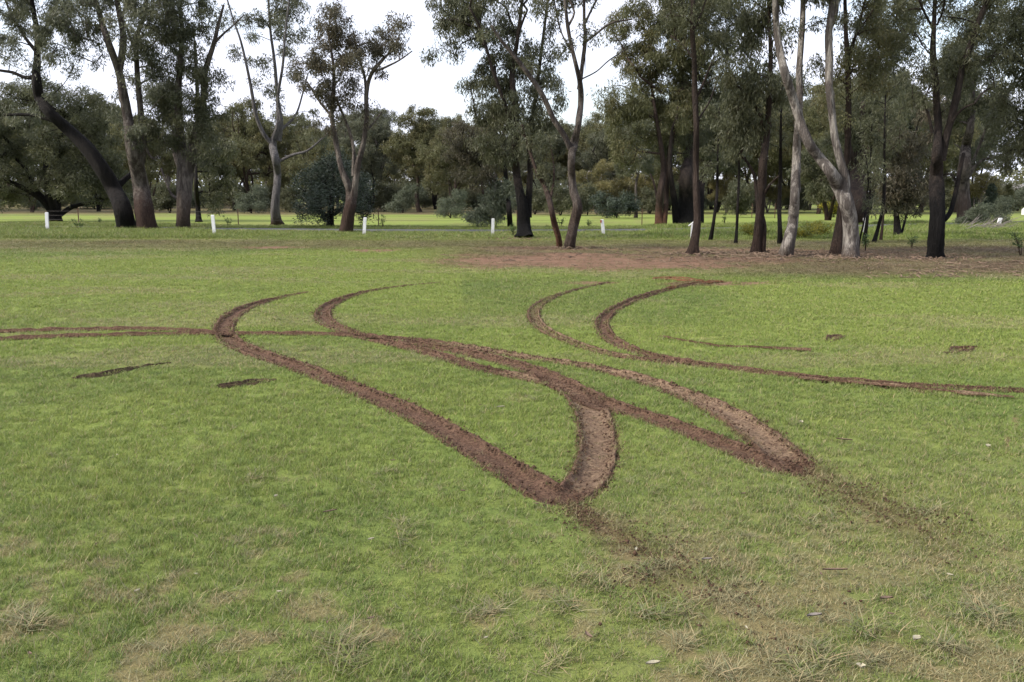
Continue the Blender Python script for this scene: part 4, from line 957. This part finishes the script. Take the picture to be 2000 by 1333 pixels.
KINDS = {
 'tall': [far_tree('far_gum_tree', 201, 13, 4.6, 'leaf_olive', 'bark_brown', 0), far_tree('far_gum_tree', 202, 14, 4.2, 'leaf_grey', 'bark_grey', 0)],
 'full': [far_tree('far_gum_tree', 203, 12, 5.0, 'leaf_olive', 'bark_brown', 1), far_tree('far_gum_tree', 204, 12, 4.6, 'leaf_grey', 'bark_dark', 1)],
 'gold': [far_tree('golden_tree', 205, 10, 4.2, 'leaf_gold', 'bark_pale', 1)],  # its gold is painted sunlight, not the colour of a species
 'grey_shrub': [far_tree('shrub', 206, 3.4, 2.0, 'leaf_silver', 'bark_brown', 2)],
 'dark_shrub': [far_tree('shrub', 207, 3.4, 2.0, 'leaf_dark', 'bark_dark', 2)],
 'blue_shrub': [far_tree('shrub', 208, 3.0, 2.2, 'leaf_blue', 'bark_dark', 2)],
}
BASE_H = dict(tall=13.5, full=12, gold=10, grey_shrub=3.4, dark_shrub=3.4, blue_shrub=3.0)
used = {}
def put(kind, u, D, top, label, group=None, wide=1.0, rg=random.Random(4)):
    L = KINDS[kind]; i = used.get(kind, 0); used[kind] = i + 1
    o = L[i] if i < len(L) else copy_tree(L[i % len(L)])
    x = float(P(u, 388, D)[0]); z = float(terrain(x, D)); h = float(P(u, top, D)[2]) - z
    s = h / BASE_H[kind]
    o.location = (x, D, z); o.rotation_euler = (0, 0, rg.uniform(0, 6.28)); o.scale = (s * wide, s * wide, s)
    tag(o, label, 'tree' if 'shrub' not in kind else 'shrub', group)
    return o
G1 = 'tall gums of the wood beyond the fairway'; L1 = 'tall clean-stemmed gum in the wood beyond the fairway'
G2 = 'full-crowned gums of the wood beyond the fairway'; L2 = 'full-crowned many-stemmed gum in the wood beyond the fairway'
put('full', 486, 105, 190, 'olive many-stemmed gum behind the slender silvery gum', wide=1.05)
put('full', 455, 112, 225, 'darker many-stemmed gum left of the olive one behind the slender silvery gum')
put('tall', 818, 100, 212, 'domed gum standing clear at the wood edge, left of the middle', wide=1.1)
put('tall', 1243, 72, 240, 'lone brown-stemmed gum before the golden trees right of the middle', wide=.8)
for (u, D, top, k) in [(-60,120,170,'full'),(20,135,200,'tall'),(120,140,215,'full'),(230,130,190,'full'),(330,128,180,'tall'),(400,145,230,'full'),(560,118,215,'full'),(605,132,235,'tall'),(700,120,215,'full'),
                       (745,125,225,'tall'),(775,145,262,'full'),(850,125,238,'full'),(890,118,228,'tall'),(925,130,235,'full'),(905,160,262,'full'),(970,125,215,'tall'),(1040,135,235,'full'),(1090,120,238,'tall'),
                       (1150,128,240,'full'),(1175,140,262,'tall'),(1195,118,215,'full'),(1260,125,190,'full'),(1330,115,180,'tall'),(1390,125,170,'full'),(1450,115,160,'full'),(1520,125,160,'tall'),
                       (1580,118,150,'full'),(1640,122,150,'tall'),(1700,115,140,'full'),(1770,122,150,'full'),(1840,118,140,'tall'),(1890,130,180,'full'),(-120,110,120,'full'),(280,150,230,'tall'),(520,150,250,'tall'),(660,150,245,'full'),
                       (60,98,200,'full'),(190,104,210,'full'),(290,100,225,'full'),(-40,100,190,'full'),(620,100,250,'full'),(720,104,232,'full'),(885,95,250,'full'),(940,100,255,'tall'),(1190,108,250,'full'),(1345,90,190,'full'),(1400,98,200,'full'),(1475,95,180,'full'),(1545,100,190,'full'),(1600,88,170,'full'),(1730,92,190,'full'),(1800,95,200,'full'),(1870,98,210,'tall'),(1060,105,250,'full'),(1060,160,270,'full'),(1120,165,275,'full'),(830,165,280,'full'),(740,170,285,'full'),(960,165,270,'full')]:
    put(k, u, D, top, L1 if k == 'tall' else L2, G1 if k == 'tall' else G2, wide=.95)
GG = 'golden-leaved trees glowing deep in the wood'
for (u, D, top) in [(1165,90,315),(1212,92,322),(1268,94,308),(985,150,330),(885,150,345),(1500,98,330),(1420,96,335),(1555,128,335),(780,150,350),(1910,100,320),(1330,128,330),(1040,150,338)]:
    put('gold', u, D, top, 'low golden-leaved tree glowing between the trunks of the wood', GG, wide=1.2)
put('grey_shrub', 962, 47, 352, 'silvery shrub touching the fairway left of the narrow dark trunk', wide=1.0)
put('grey_shrub', 880, 70, 372, 'grey-green shrub left of the silvery one', wide=1.0)
put('grey_shrub', 490, 92, 362, 'pale shrub at the feet of the many-stemmed gums on the left', wide=1.1)
put('grey_shrub', 786, 95, 362, 'round grey shrub under the domed gum', wide=1.1)
put('dark_shrub', 1045, 85, 365, 'dark shrub framed by the black-butted gum and the slim curving tree', wide=1.1)
put('dark_shrub', 1095, 80, 360, 'dark umbrella-shaped shrub seen between the slim curving tree and the grey trunk')
put('dark_shrub', 1148, 82, 362, 'dark shrub just right of the smooth grey trunk')
put('blue_shrub', 1205, 70, 375, 'low blue-green shrub behind the white post right of the middle', wide=1.2)
put('dark_shrub', 1440, 72, 355, 'rounded dark shrub on the green beyond the thin stems', wide=.9)
put('dark_shrub', 565, 98, 365, 'dark shrub between the slender silvery gum and the dome-shaped tree')
put('dark_shrub', 1270, 88, 368, 'dark shrub left of the joined reddish trunks', wide=1.1)
put('grey_shrub', 1905, 50, 398, 'grey scrubby bush at the foot of the broad leaning trunk', wide=1.3)
put('grey_shrub', 1945, 52, 385, 'grey-green bush beside the leaning white post near the right edge', wide=1.0)
put('dark_shrub', 1760, 90, 372, 'dark shrub seen under the bushy dark tree', wide=1.3)
put('dark_shrub', 330, 95, 360, 'dark shrub seen between the red-butted and the stout grey gum', wide=1.3)
put('dark_shrub', 700, 105, 365, 'dark shrub right behind the dome-shaped tree', wide=1.2)
put('grey_shrub', 1340, 95, 362, 'grey shrub seen past the charred giant', wide=1.2)
put('dark_shrub', 1560, 100, 370, 'dark shrub at the back of the green right of the pale straight gum', wide=1.3)

rgu = np.random.default_rng(52)
for k in range(64):
    u = -150 + k * 36 + rgu.normal(0, 12); D = rgu.uniform(106, 150) if not 1430 < u < 1800 else rgu.uniform(120, 160)
    put('dark_shrub' if k % 3 else 'grey_shrub', u, D, rgu.uniform(352, 372), 'shrub in the understory of the wood beyond the fairway', 'understory shrubs of the far wood', wide=rgu.uniform(1.0, 1.6))

def distant_wood():
    rg = np.random.default_rng(400); C = []; Rr = []
    for k in range(620):
        a = rg.uniform(-50, 50); D = rg.uniform(195, 250); x = D * math.tan(math.radians(a)); hh = 5 + 7 * vnoise(np.array([a * .35]), np.array([1.0]), 5)[0]
        for j in range(5): C.append((x + rg.normal(0, 2.2), D + rg.normal(0, 3), float(terrain(x, D)) + hh * (.0 + .95 * (j + rg.uniform()) / 5))); Rr.append(rg.uniform(1.4, 2.6))
    V, Fc, at = leaf_cloud(np.array(C), np.array(Rr), 36, 1.0, .42, .5, 6)
    tag(obj('distant_woodland', np_mesh('distant_woodland', V, Fc, M['leaf_olive'], False, at)), kind='stuff')
distant_wood()

# say where each far tree stands: beside which of the nearer things it shows
ANCH = [(93, 'the first white post'), (175, 'the leaning dark trunk'), (286, 'the brown-butted pale gum'), (362, 'the stout grey gum'), (419, 'the second white post'), (541, 'the slender silvery gum'), (620, 'the dome-shaped tree'),
        (695, 'the twisted-trunk gum'), (818, 'the domed gum'), (962, 'the silvery shrub'), (1022, 'the black-butted gum'), (1075, 'the slim curving tree'), (1125, 'the smooth grey trunk'), (1179, 'the red-topped post'), (1290, 'the joined reddish trunks'),
        (1357, 'the pole-like trunk'), (1440, 'the thin upright stem'), (1486, 'the twinned trunk'), (1550, 'the pale straight gum'), (1655, 'the big white gum'), (1752, 'the bushy dark tree'), (1828, 'the rough dark trunk'),
        (1885, 'the broad leaning trunk'), (1949, 'the short leaning post')]
KW = {L1: 'tall clean-stemmed gum in the far wood', L2: 'full-crowned gum in the far wood', 'low golden-leaved tree glowing between the trunks of the wood': 'golden tree in the far wood',
      'shrub in the understory of the wood beyond the fairway': 'understory shrub of the far wood'}
buckets = {}
for o in list(COL.objects):
    if o.parent is None and o.get('label') in KW:
        u = float(to_px(np.array([o.location.x]), np.array([o.location.y]))[0][0])
        if not -20 < u < 2020: continue
        au, an = min(ANCH, key=lambda q: abs(q[0] - u)); side = 'behind' if abs(u - au) < 7 else ('just left of' if u < au else 'just right of')
        buckets.setdefault(KW[o['label']] + ', ' + side + ' ' + an, []).append(o)
for lab, os_ in buckets.items():
    os_.sort(key=lambda o: o.location.y)
    for i, o in enumerate(os_):
        o['label'] = lab if len(os_) == 1 else (('nearest ' if i == 0 else 'farthest ' if i == len(os_) - 1 else 'middle ') + lab)

# pencil cypresses
for (u, w, lab, mat) in ((1934, 20, 'dark upright cypress beyond the green, left of its yellow-tipped neighbour', 'leaf_blue'), (1967, 17, 'narrow yellow-green cypress beyond the green near the right edge', 'leaf_olive')):
    D = 95; b = P(u, 412, D); z = float(terrain(b[0], D)); root = empty('cypress_tree', (float(b[0]), D, z)); tag(root, lab, 'tree')
    H = float(P(u, 362, D)[2]) - z; mb = MB(); mb.tube([(0, 0, -.05), (0, 0, H * .5), (0, 0, H * .9)], [.12, .08, .03], 8); mb.build('trunk', M['bark_brown'], root)
    C = []; Rr = []
    for k in range(60):
        t = RNG.uniform(.04, 1); r = .5 * w * D / F_PX * math.sin(min(1, (1.02 - t) * 2.2) * 1.57); a = RNG.uniform(0, 6.28); C.append((r * .7 * math.cos(a), r * .7 * math.sin(a), H * t)); Rr.append(.3)
    V, Fc, at = leaf_cloud(np.array(C), np.array(Rr), 60, .22, .07, -1.2, 9); obj('crown', np_mesh('crown', V, Fc, M[mat], False, at), root)

# flowering weeds and small plants
def small_plant(name, label, cat, u, v, h, w, mat, n=30, group=None, D=None, droop=-.6, leaf=.10):
    D = D or depth_of(v); b = P(u, v, D); z = float(terrain(b[0], D)); root = empty(name, (float(b[0]), D, z)); tag(root, label, cat, group)
    rg = np.random.default_rng(int(u * 3 + v)); mb = MB(); C = []
    for k in range(max(4, n // 4)):
        a = rg.uniform(0, 6.28); r = w * .5 * rg.uniform(.1, 1); top = (r * math.cos(a), r * math.sin(a), h * rg.uniform(.6, 1))
        mb.tube([(0.1 * top[0], 0.1 * top[1], -.03), (top[0] * .5, top[1] * .5, top[2] * .6), top], [.012, .009, .004], 5); C.append(top)
        C.append((top[0] * .6, top[1] * .6, top[2] * .6))
    mb.build('stems', M['bark_brown'], root)
    C = np.array(C); V, Fc, at = leaf_cloud(C, np.full(len(C), max(.1, w * .16)), n, leaf, leaf * .4, droop, 5)
    obj('foliage', np_mesh('foliage', V, Fc, M[mat], False, at), root)
for (u, v, h, w, lab) in [(1560, 466, .35, 1.5, 'yellow-flowered weed patch left of the pale straight gum'), (1598, 462, .5, 1.5, 'yellow-flowered weed patch between the two pale gums'), (1470, 464, .4, 1.2, 'sparse yellow-flowered weeds left of the twinned trunk')]:
    small_plant('flowering_weed', lab, 'plant', u, v, h, w, 'leaf_yellow', 60, 'yellow-flowered weeds on the verge', leaf=.09)
small_plant('flowering_bush', 'bright yellow bush far back left of the big white gum', 'bush', 1628, 424, 1.2, 2.2, 'leaf_yellow', 80, D=72, leaf=.22)
for (u, v, h, lab) in [(155, 451, .7, 'leafy weed growing round the fence picket on the far left'), (448, 444, .8, 'straggly weed beside the second fence picket'), (748, 446, .9, 'upright feathery weed right of the third fence picket'),
                       (1095, 444, .6, 'low weed behind the slim curving tree'), (1150, 445, .5, 'low weed right of the smooth grey trunk'), (1002, 462, .6, 'green weed at the foot of the black-butted gum'),
                       (1690, 490, .6, 'wispy plant right of the big white gum'), (1780, 484, .5, 'wispy plant left of the rough dark trunk'), (1995, 500, .7, 'grassy weed at the right edge'), (195, 440, .45, 'dark low weed in the shade left of the leaning trunk'), (1415, 440, .8, 'small leafy shrub behind the thin stems')]:
    small_plant('weed', lab, 'plant', u, v, h * .85, h * .9, 'leaf_weed', 15, leaf=.085)

# ------------------------------------------------------------------ posts, fence, car, house
def white_post(label, u, vb, vt, lean_px, w_px=6, refl=False, D=None, thick=.035, grp='white roadside marker posts'):
    D = D or depth_of(vb); b = P(u, vb, D); z = float(terrain(b[0], D)); top = P(u + lean_px, vt, D)
    root = empty('marker_post', (float(b[0]), D, z)); tag(root, label, 'post', grp)
    h = float(top[2]) - z; lx = float(top[0] - b[0]); w = w_px * D / F_PX / 2
    me = bpy.data.meshes.new('post_body'); V = []
    for (zz, k, s) in ((-.15, -.15 / h, 1), (h * .6, .6, 1), (h - .03, .99, 1), (h, 1.0, .72)):
        for dx, dy in ((-w, -thick), (w, -thick), (w, thick), (-w, thick)): V.append((dx * s + lx * k, dy * s, zz))
    Fc = [(0, 3, 2, 1), (12, 13, 14, 15)] + [(r * 4 + j, r * 4 + (j + 1) % 4, r * 4 + 4 + (j + 1) % 4, r * 4 + 4 + j) for r in range(3) for j in range(4)]
    me.from_pydata(V, [], Fc); me.materials.append(M['white']); me.update(); obj('post_body', me, root)
    if refl:
        mb = MB(); mb.box((lx * .9 - w * .9, -thick - .006, h * .88), (w * .9, .012, .12)); mb.build('reflector', simple('red_reflector', (.35, .06, .05), .3, .5), root, False)
    return root
white_post('upright white post in front of the broad low dark tree, first from the left', 93, 452, 415, -2)
white_post('white post leaning left beside the stout grey gum', 419, 459, 420, -4)
white_post('white post just right of the twisted-trunk gum', 711, 460, 425, 2)
white_post('white post standing alone left of the black-butted gum', 962, 459, 427, 1)
white_post('white post with a dull red top patch, right of the middle', 1179, 460, 429, -3, refl=True)
white_post('thin white post showing behind the straight pole-like trunk', 1365, 458, 427, 1, 4)
white_post('white post beside a short dark stem behind the big white gum', 1687, 459, 426, 2, 5)
white_post('short white post leaning right near the right edge', 1949, 443, 426, 5, 7)
_t = M['white'].node_tree; _b = _t.nodes['Principled BSDF']; _old = _b.inputs['Base Color'].links[0].from_socket
_p = N(_t, 'ShaderNodeTexCoord').outputs['Object']; _s = N(_t, 'ShaderNodeSeparateXYZ'); _t.links.new(_p, _s.inputs[0])
_m = _t.nodes.new('ShaderNodeMapRange'); _m.inputs['From Min'].default_value = .34; _m.inputs['From Max'].default_value = .0
_t.links.new(math_n(_t, 'ADD', _s.outputs['Z'], math_n(_t, 'MULTIPLY', noise_n(_t, _p, 14, 4), .2)), _m.inputs['Value'])
_t.links.new(mixc(_t, math_n(_t, 'MULTIPLY', _m.outputs['Result'], .7), _old, (.22, .18, .13)), _b.inputs['Base Color'])
# leaning white board with a cross piece
D = 31.0; b = P(1351, 476, D); root = empty('sign_board', (float(b[0]), D, float(terrain(b[0], D)))); tag(root, 'upright white board with a slanted top piece, half hidden by the straight pole-like trunk', 'sign')
mb = MB(); mb.box((0, 0, .33), (.10, .04, .70)); mb.build('board', M['white'], root, False)
me = MB(); me.tube([(-.14, 0, .60), (.06, 0, .76)], [.022, .022], 6); me.build('cross_piece', M['white'], root, False)

def fence(name, label, px, D0, h, wires=(.35, .6, .85)):
    pts = [(float(P(u, 388, D)[0]), D) for u, D in px]; x0, y0 = pts[0]
    root = empty(name, (x0, y0, float(terrain(x0, y0)))); tag(root, label, 'fence')
    for (x, y) in pts:
        mb = MB(); z = float(terrain(x, y)) - float(terrain(x0, y0)); mb.box((x - x0, y - y0, z + h / 2 - .1), (.05, .03, h + .2)); mb.box((x - x0, y - y0 + .02, z + h / 2 - .1), (.02, .05, h + .19)); mb.build('picket', M['rust'], root, False)
    for k in wires:
        mb = MB()
        P3 = []
        for i, (x, y) in enumerate(pts):
            z = float(terrain(x, y)) - float(terrain(x0, y0)); P3.append((x - x0, y - y0 - .03, z + h * k))
            if i < len(pts) - 1: xn, yn = pts[i + 1]; P3.append(((x + xn) / 2 - x0, (y + yn) / 2 - y0 - .03, z + h * k - .03))
        mb.tube(P3, [.006] * len(P3), 4); mb.build('wire', M['wire'], root, False)
fence('wire_fence', 'rusty picket and wire fence along the fairway behind the road', [(-170, 52), (150, 50.5), (463, 49.5), (738, 48.5), (1010, 49), (1255, 51)], 50, 1.0)
fence('wire_fence', 'short run of wire fence on the green right of the twinned trunk', [(1470, 70), (1515, 69), (1560, 68)], 69, 1.2)

# car, mostly outside the right edge
D = 62; b = P(1992, 425, D); root = empty('parked_car', (float(b[0]) + 2.65, D, float(terrain(b[0], D)))); tag(root, 'white parked car cut off by the right edge of the picture', 'car')
prof = [(-2.1, .35), (-2.12, .75), (-1.95, .92), (-1.2, 1.02), (-.6, 1.42), (.9, 1.44), (1.6, 1.05), (2.05, .95), (2.12, .6), (2.08, .35)]
V = [(x, y, z) for y in (-.82, .82) for (x, z) in prof]; n = len(prof)
Fc = [tuple(range(n)), tuple(reversed(range(n, 2 * n)))] + [(i, i + n, (i + 1) % n + n, (i + 1) % n) for i in range(n)]
me = bpy.data.meshes.new('body'); me.from_pydata(V, [], Fc); me.materials.append(M['white']); me.update(); bo = obj('body', me, root)
bm_ = bo.modifiers.new('bevel', 'BEVEL'); bm_.width = .06; bm_.segments = 3
gl = simple('tinted_glass', (.03, .035, .04), .08, .5, .05); ty = simple('tyre_rubber', (.03, .03, .03), .9)
for (xa, xb) in ((-1.0, .05), (.12, 1.2)):
    mb = MB(); mb.box(((xa + xb) / 2, -.83, 1.2), (xb - xa, .02, .28)); mb.build('window', gl, root, False)
for xw in (-1.35, 1.3):
    for yw in (-.8, .8):
        mb = MB(); mb.tube([(xw, yw - .1, .33), (xw, yw + .1, .33)], [.33, .33], 20); mb.add([(xw + .33 * math.cos(a), yw - .1, .33 + .33 * math.sin(a)) for a in np.linspace(0, 6.28, 20, endpoint=False)], [tuple(range(20))]); mb.build('wheel', ty, root, False)
# far house
D = 190; b = P(1985, 388, D); root = empty('far_house', (float(b[0]), D, float(terrain(b[0], D)))); tag(root, 'low cream house far off beyond the cypresses at the right edge', 'house')
mb = MB(); mb.box((0, 0, 1.4), (12, 8, 2.8)); mb.build('wall', simple('cream_render', (.55, .44, .30)), root, False)
me = bpy.data.meshes.new('roof'); me.from_pydata([(-6.6, -4.6, 2.8), (6.6, -4.6, 2.8), (6.6, 4.6, 2.8), (-6.6, 4.6, 2.8), (-4, 0, 4.6), (4, 0, 4.6)], [], [(0, 1, 5, 4), (1, 2, 5), (2, 3, 4, 5), (3, 0, 4), (0, 3, 2, 1)]); me.materials.append(simple('grey_roof', (.22, .20, .19))); me.update(); obj('roof', me, root)
for xx in (-3.5, 0, 3.5):
    mb = MB(); mb.box((xx, -4.01, 1.5), (1.3, .06, 1.1)); mb.build('window', gl, root, False)

# ------------------------------------------------------------------ things lying on the grass
def leaf_on_ground(u, v, L, W, ang, mat, name, label, cat, group=None, curl=.15):
    L *= .68; W *= .62; x, y = G(u, v); V = []; Fc = []; n = 7
    for i in range(n):
        t = i / (n - 1); w = W * math.sin(math.pi * (t * .86 + .07)) * .5; s = L * (t - .5); bend = .08 * L * math.sin(3 * t)
        zc = .016 + curl * L * (t - .5) ** 2
        for (k, dz) in ((-1, .25 * W), (0, 0), (1, .25 * W)):
            a, b_ = s, k * w + bend; V.append((a * math.cos(ang) - b_ * math.sin(ang), a * math.sin(ang) + b_ * math.cos(ang), zc + dz + .004))
    for i in range(n - 1):
        for k in range(2): q = i * 3 + k; Fc.append((q, q + 1, q + 4, q + 3))
    m = len(V); V += [(a, b_, c - .003) for a, b_, c in V]; Fc += [tuple(m + i for i in reversed(f)) for f in Fc]
    me = bpy.data.meshes.new(name); me.from_pydata(V, [], Fc); me.materials.append(M[mat]); me.update()
    o = obj(name, me); o.location = (x, y, float(terrain(x, y)) + .010); tag(o, label, cat, group)
SPECIAL = [
 (978, 803, .095, .028, .3, 'dead_leaf', 'fallen_leaf', 'pale dead leaf lying inside the lower V of tyre tracks', 'leaf'),
 (1648, 868, .15, .026, -.4, 'bark_litter', 'bark_strip', 'tan sliver of bark on the grass right of the right V-shaped point', 'bark'),
 (645, 1010, .11, .018, .5, 'bark_litter', 'bark_strip', 'brown sliver of bark on the lower left lawn', 'bark'),
 (540, 980, .04, .030, 1.2, 'dead_leaf', 'fallen_leaf', 'small white curled leaf on the left lawn', 'leaf'),
 (1930, 881, .075, .045, .9, 'dead_leaf', 'fallen_leaf', 'cream leaf near the right edge of the lawn', 'leaf'),
 (1566, 833, .06, .04, 1.4, 'dead_leaf', 'fallen_leaf', 'whitish leaf beside a pale grass clump above the right V-shaped point', 'leaf'),
 (1243, 1085, .055, .018, 1.3, 'dead_leaf', 'fallen_leaf', 'upturned cream leaf among the flung soil below the lower V', 'leaf'),
 (1630, 1127, .16, .022, 0.0, 'bark_litter', 'bark_strip', 'long thin grey-brown bark strip on the lower right lawn', 'bark'),
 (1730, 1183, .08, .03, .1, 'bark_litter', 'bark_strip', 'short pale bark chip on the lower right lawn', 'bark'),
 (1590, 1217, .09, .03, 0.2, 'grey_stick', 'bark_strip', 'dark grey bark chip near the bottom of the lawn', 'bark'),
 (1790, 1263, .06, .04, .5, 'dead_leaf', 'fallen_leaf', 'round pale leaf near the bottom right', 'leaf'),
 (1681, 1318, .03, .05, 1.2, 'dead_leaf', 'fallen_leaf', 'yellowish leaf at the bottom edge, right of the middle', 'leaf'),
 (1275, 1312, .075, .03, .2, 'dead_leaf', 'fallen_leaf', 'white leaf at the bottom edge below the flung soil', 'leaf'),
 (1150, 1255, .07, .025, 2.0, 'bark_litter', 'fallen_leaf', 'brownish leaf in the bottom middle of the lawn', 'leaf'),
 (725, 1065, .05, .018, .6, 'dead_leaf', 'fallen_leaf', 'greenish-white leaf left of the pale clump in the lower lawn', 'leaf'),
 (1380, 1105, .07, .02, .1, 'grey_stick', 'bark_strip', 'dark bark chip right of the flung soil', 'bark'),
]
for s in SPECIAL: leaf_on_ground(*s)
rg = np.random.default_rng(77)
for k in range(34):
    u, v = rg.uniform(20, 1980), 560 + 760 * rg.uniform() ** 1.0
    x, y = G(u, v); f, _ = field(np.array([x]), np.array([y]))
    if f[0] < 1.4: continue
    d = math.hypot(x, y); L = rg.uniform(.015, .035) + .002 * d
    leaf_on_ground(u, v, L, L * rg.uniform(.25, .5), rg.uniform(0, 3.1), rg.choice(['bark_litter', 'bark_litter', 'bark_litter', 'dead_leaf']), 'fallen_leaf', 'small dead leaf dropped on the open lawn', 'leaf', 'dead leaves scattered over the lawn')

# bark and twig litter below the right-hand trees
mb = MB(); rg = np.random.default_rng(31)
for k in range(420):
    u = rg.normal(1480, 190) if k % 3 else rg.normal(1860, 90); v = rg.normal(500, 8) if k % 3 else rg.uniform(505, 545)
    if v < 484: continue
    x, y = G(u, v); L = rg.uniform(.06, .35); a = rg.uniform(0, 3.14); z = float(terrain(x, y)) + .012
    mb.tube([(x - L / 2 * math.cos(a), y - L / 2 * math.sin(a), z), (x, y, z + rg.uniform(0, .05)), (x + L / 2 * math.cos(a), y + L / 2 * math.sin(a), z + rg.uniform(-.01, .03))], [.006, rg.uniform(.008, .02), .005], 4)
for (bu, bv) in ((1112, 487), (1352, 497), (1480, 495), (1536, 500), (1660, 505), (1826, 505), (1025, 467), (1635, 498)):
    cx, cy = G(bu, bv)
    for k in range(70):
        a0 = rg.uniform(0, 6.28); q = rg.uniform(.28, .5) + abs(rg.normal(0, .35)); x, y = cx + q * 1.3 * math.cos(a0), cy + q * math.sin(a0) * .9; z = float(terrain(x, y)) + .01 + .05 * max(0, .7 - q)
        L = rg.uniform(.05, .28); a = rg.uniform(0, 3.14)
        mb.tube([(x - L / 2 * math.cos(a), y - L / 2 * math.sin(a), z), (x, y, z + rg.uniform(0, .05)), (x + L / 2 * math.cos(a), y + L / 2 * math.sin(a), z + rg.uniform(-.01, .05))], [.006, rg.uniform(.008, .022), .005], 4)
o = mb.build('bark_litter', M['bark_litter'], None, False); tag(o, kind='stuff')
# fallen branches near the broad leaning trunk
mb = MB()
for k in range(40):
    x0, y0 = G(rg.uniform(1865, 1935), rg.uniform(446, 452)); a = rg.normal(0, .5); L = rg.uniform(.6, 2.2); z = float(terrain(x0, y0))
    mb.tube([(x0, y0, z + .03), (x0 + L * .5 * math.cos(a), y0 + L * .3 * math.sin(a), z + rg.uniform(.05, .4)), (x0 + L * math.cos(a), y0 + L * math.sin(a) * .6, z + rg.uniform(.1, .8))], [.02, .014, .006], 5)
o = mb.build('brush_pile', M['grey_stick']); tag(o, 'heap of grey fallen branches at the foot of the broad leaning trunk', 'brush pile')
print('objects', len(bpy.data.objects), 'tris', sum(len(m.loops) - 2 * len(m.polygons) for m in bpy.data.meshes))
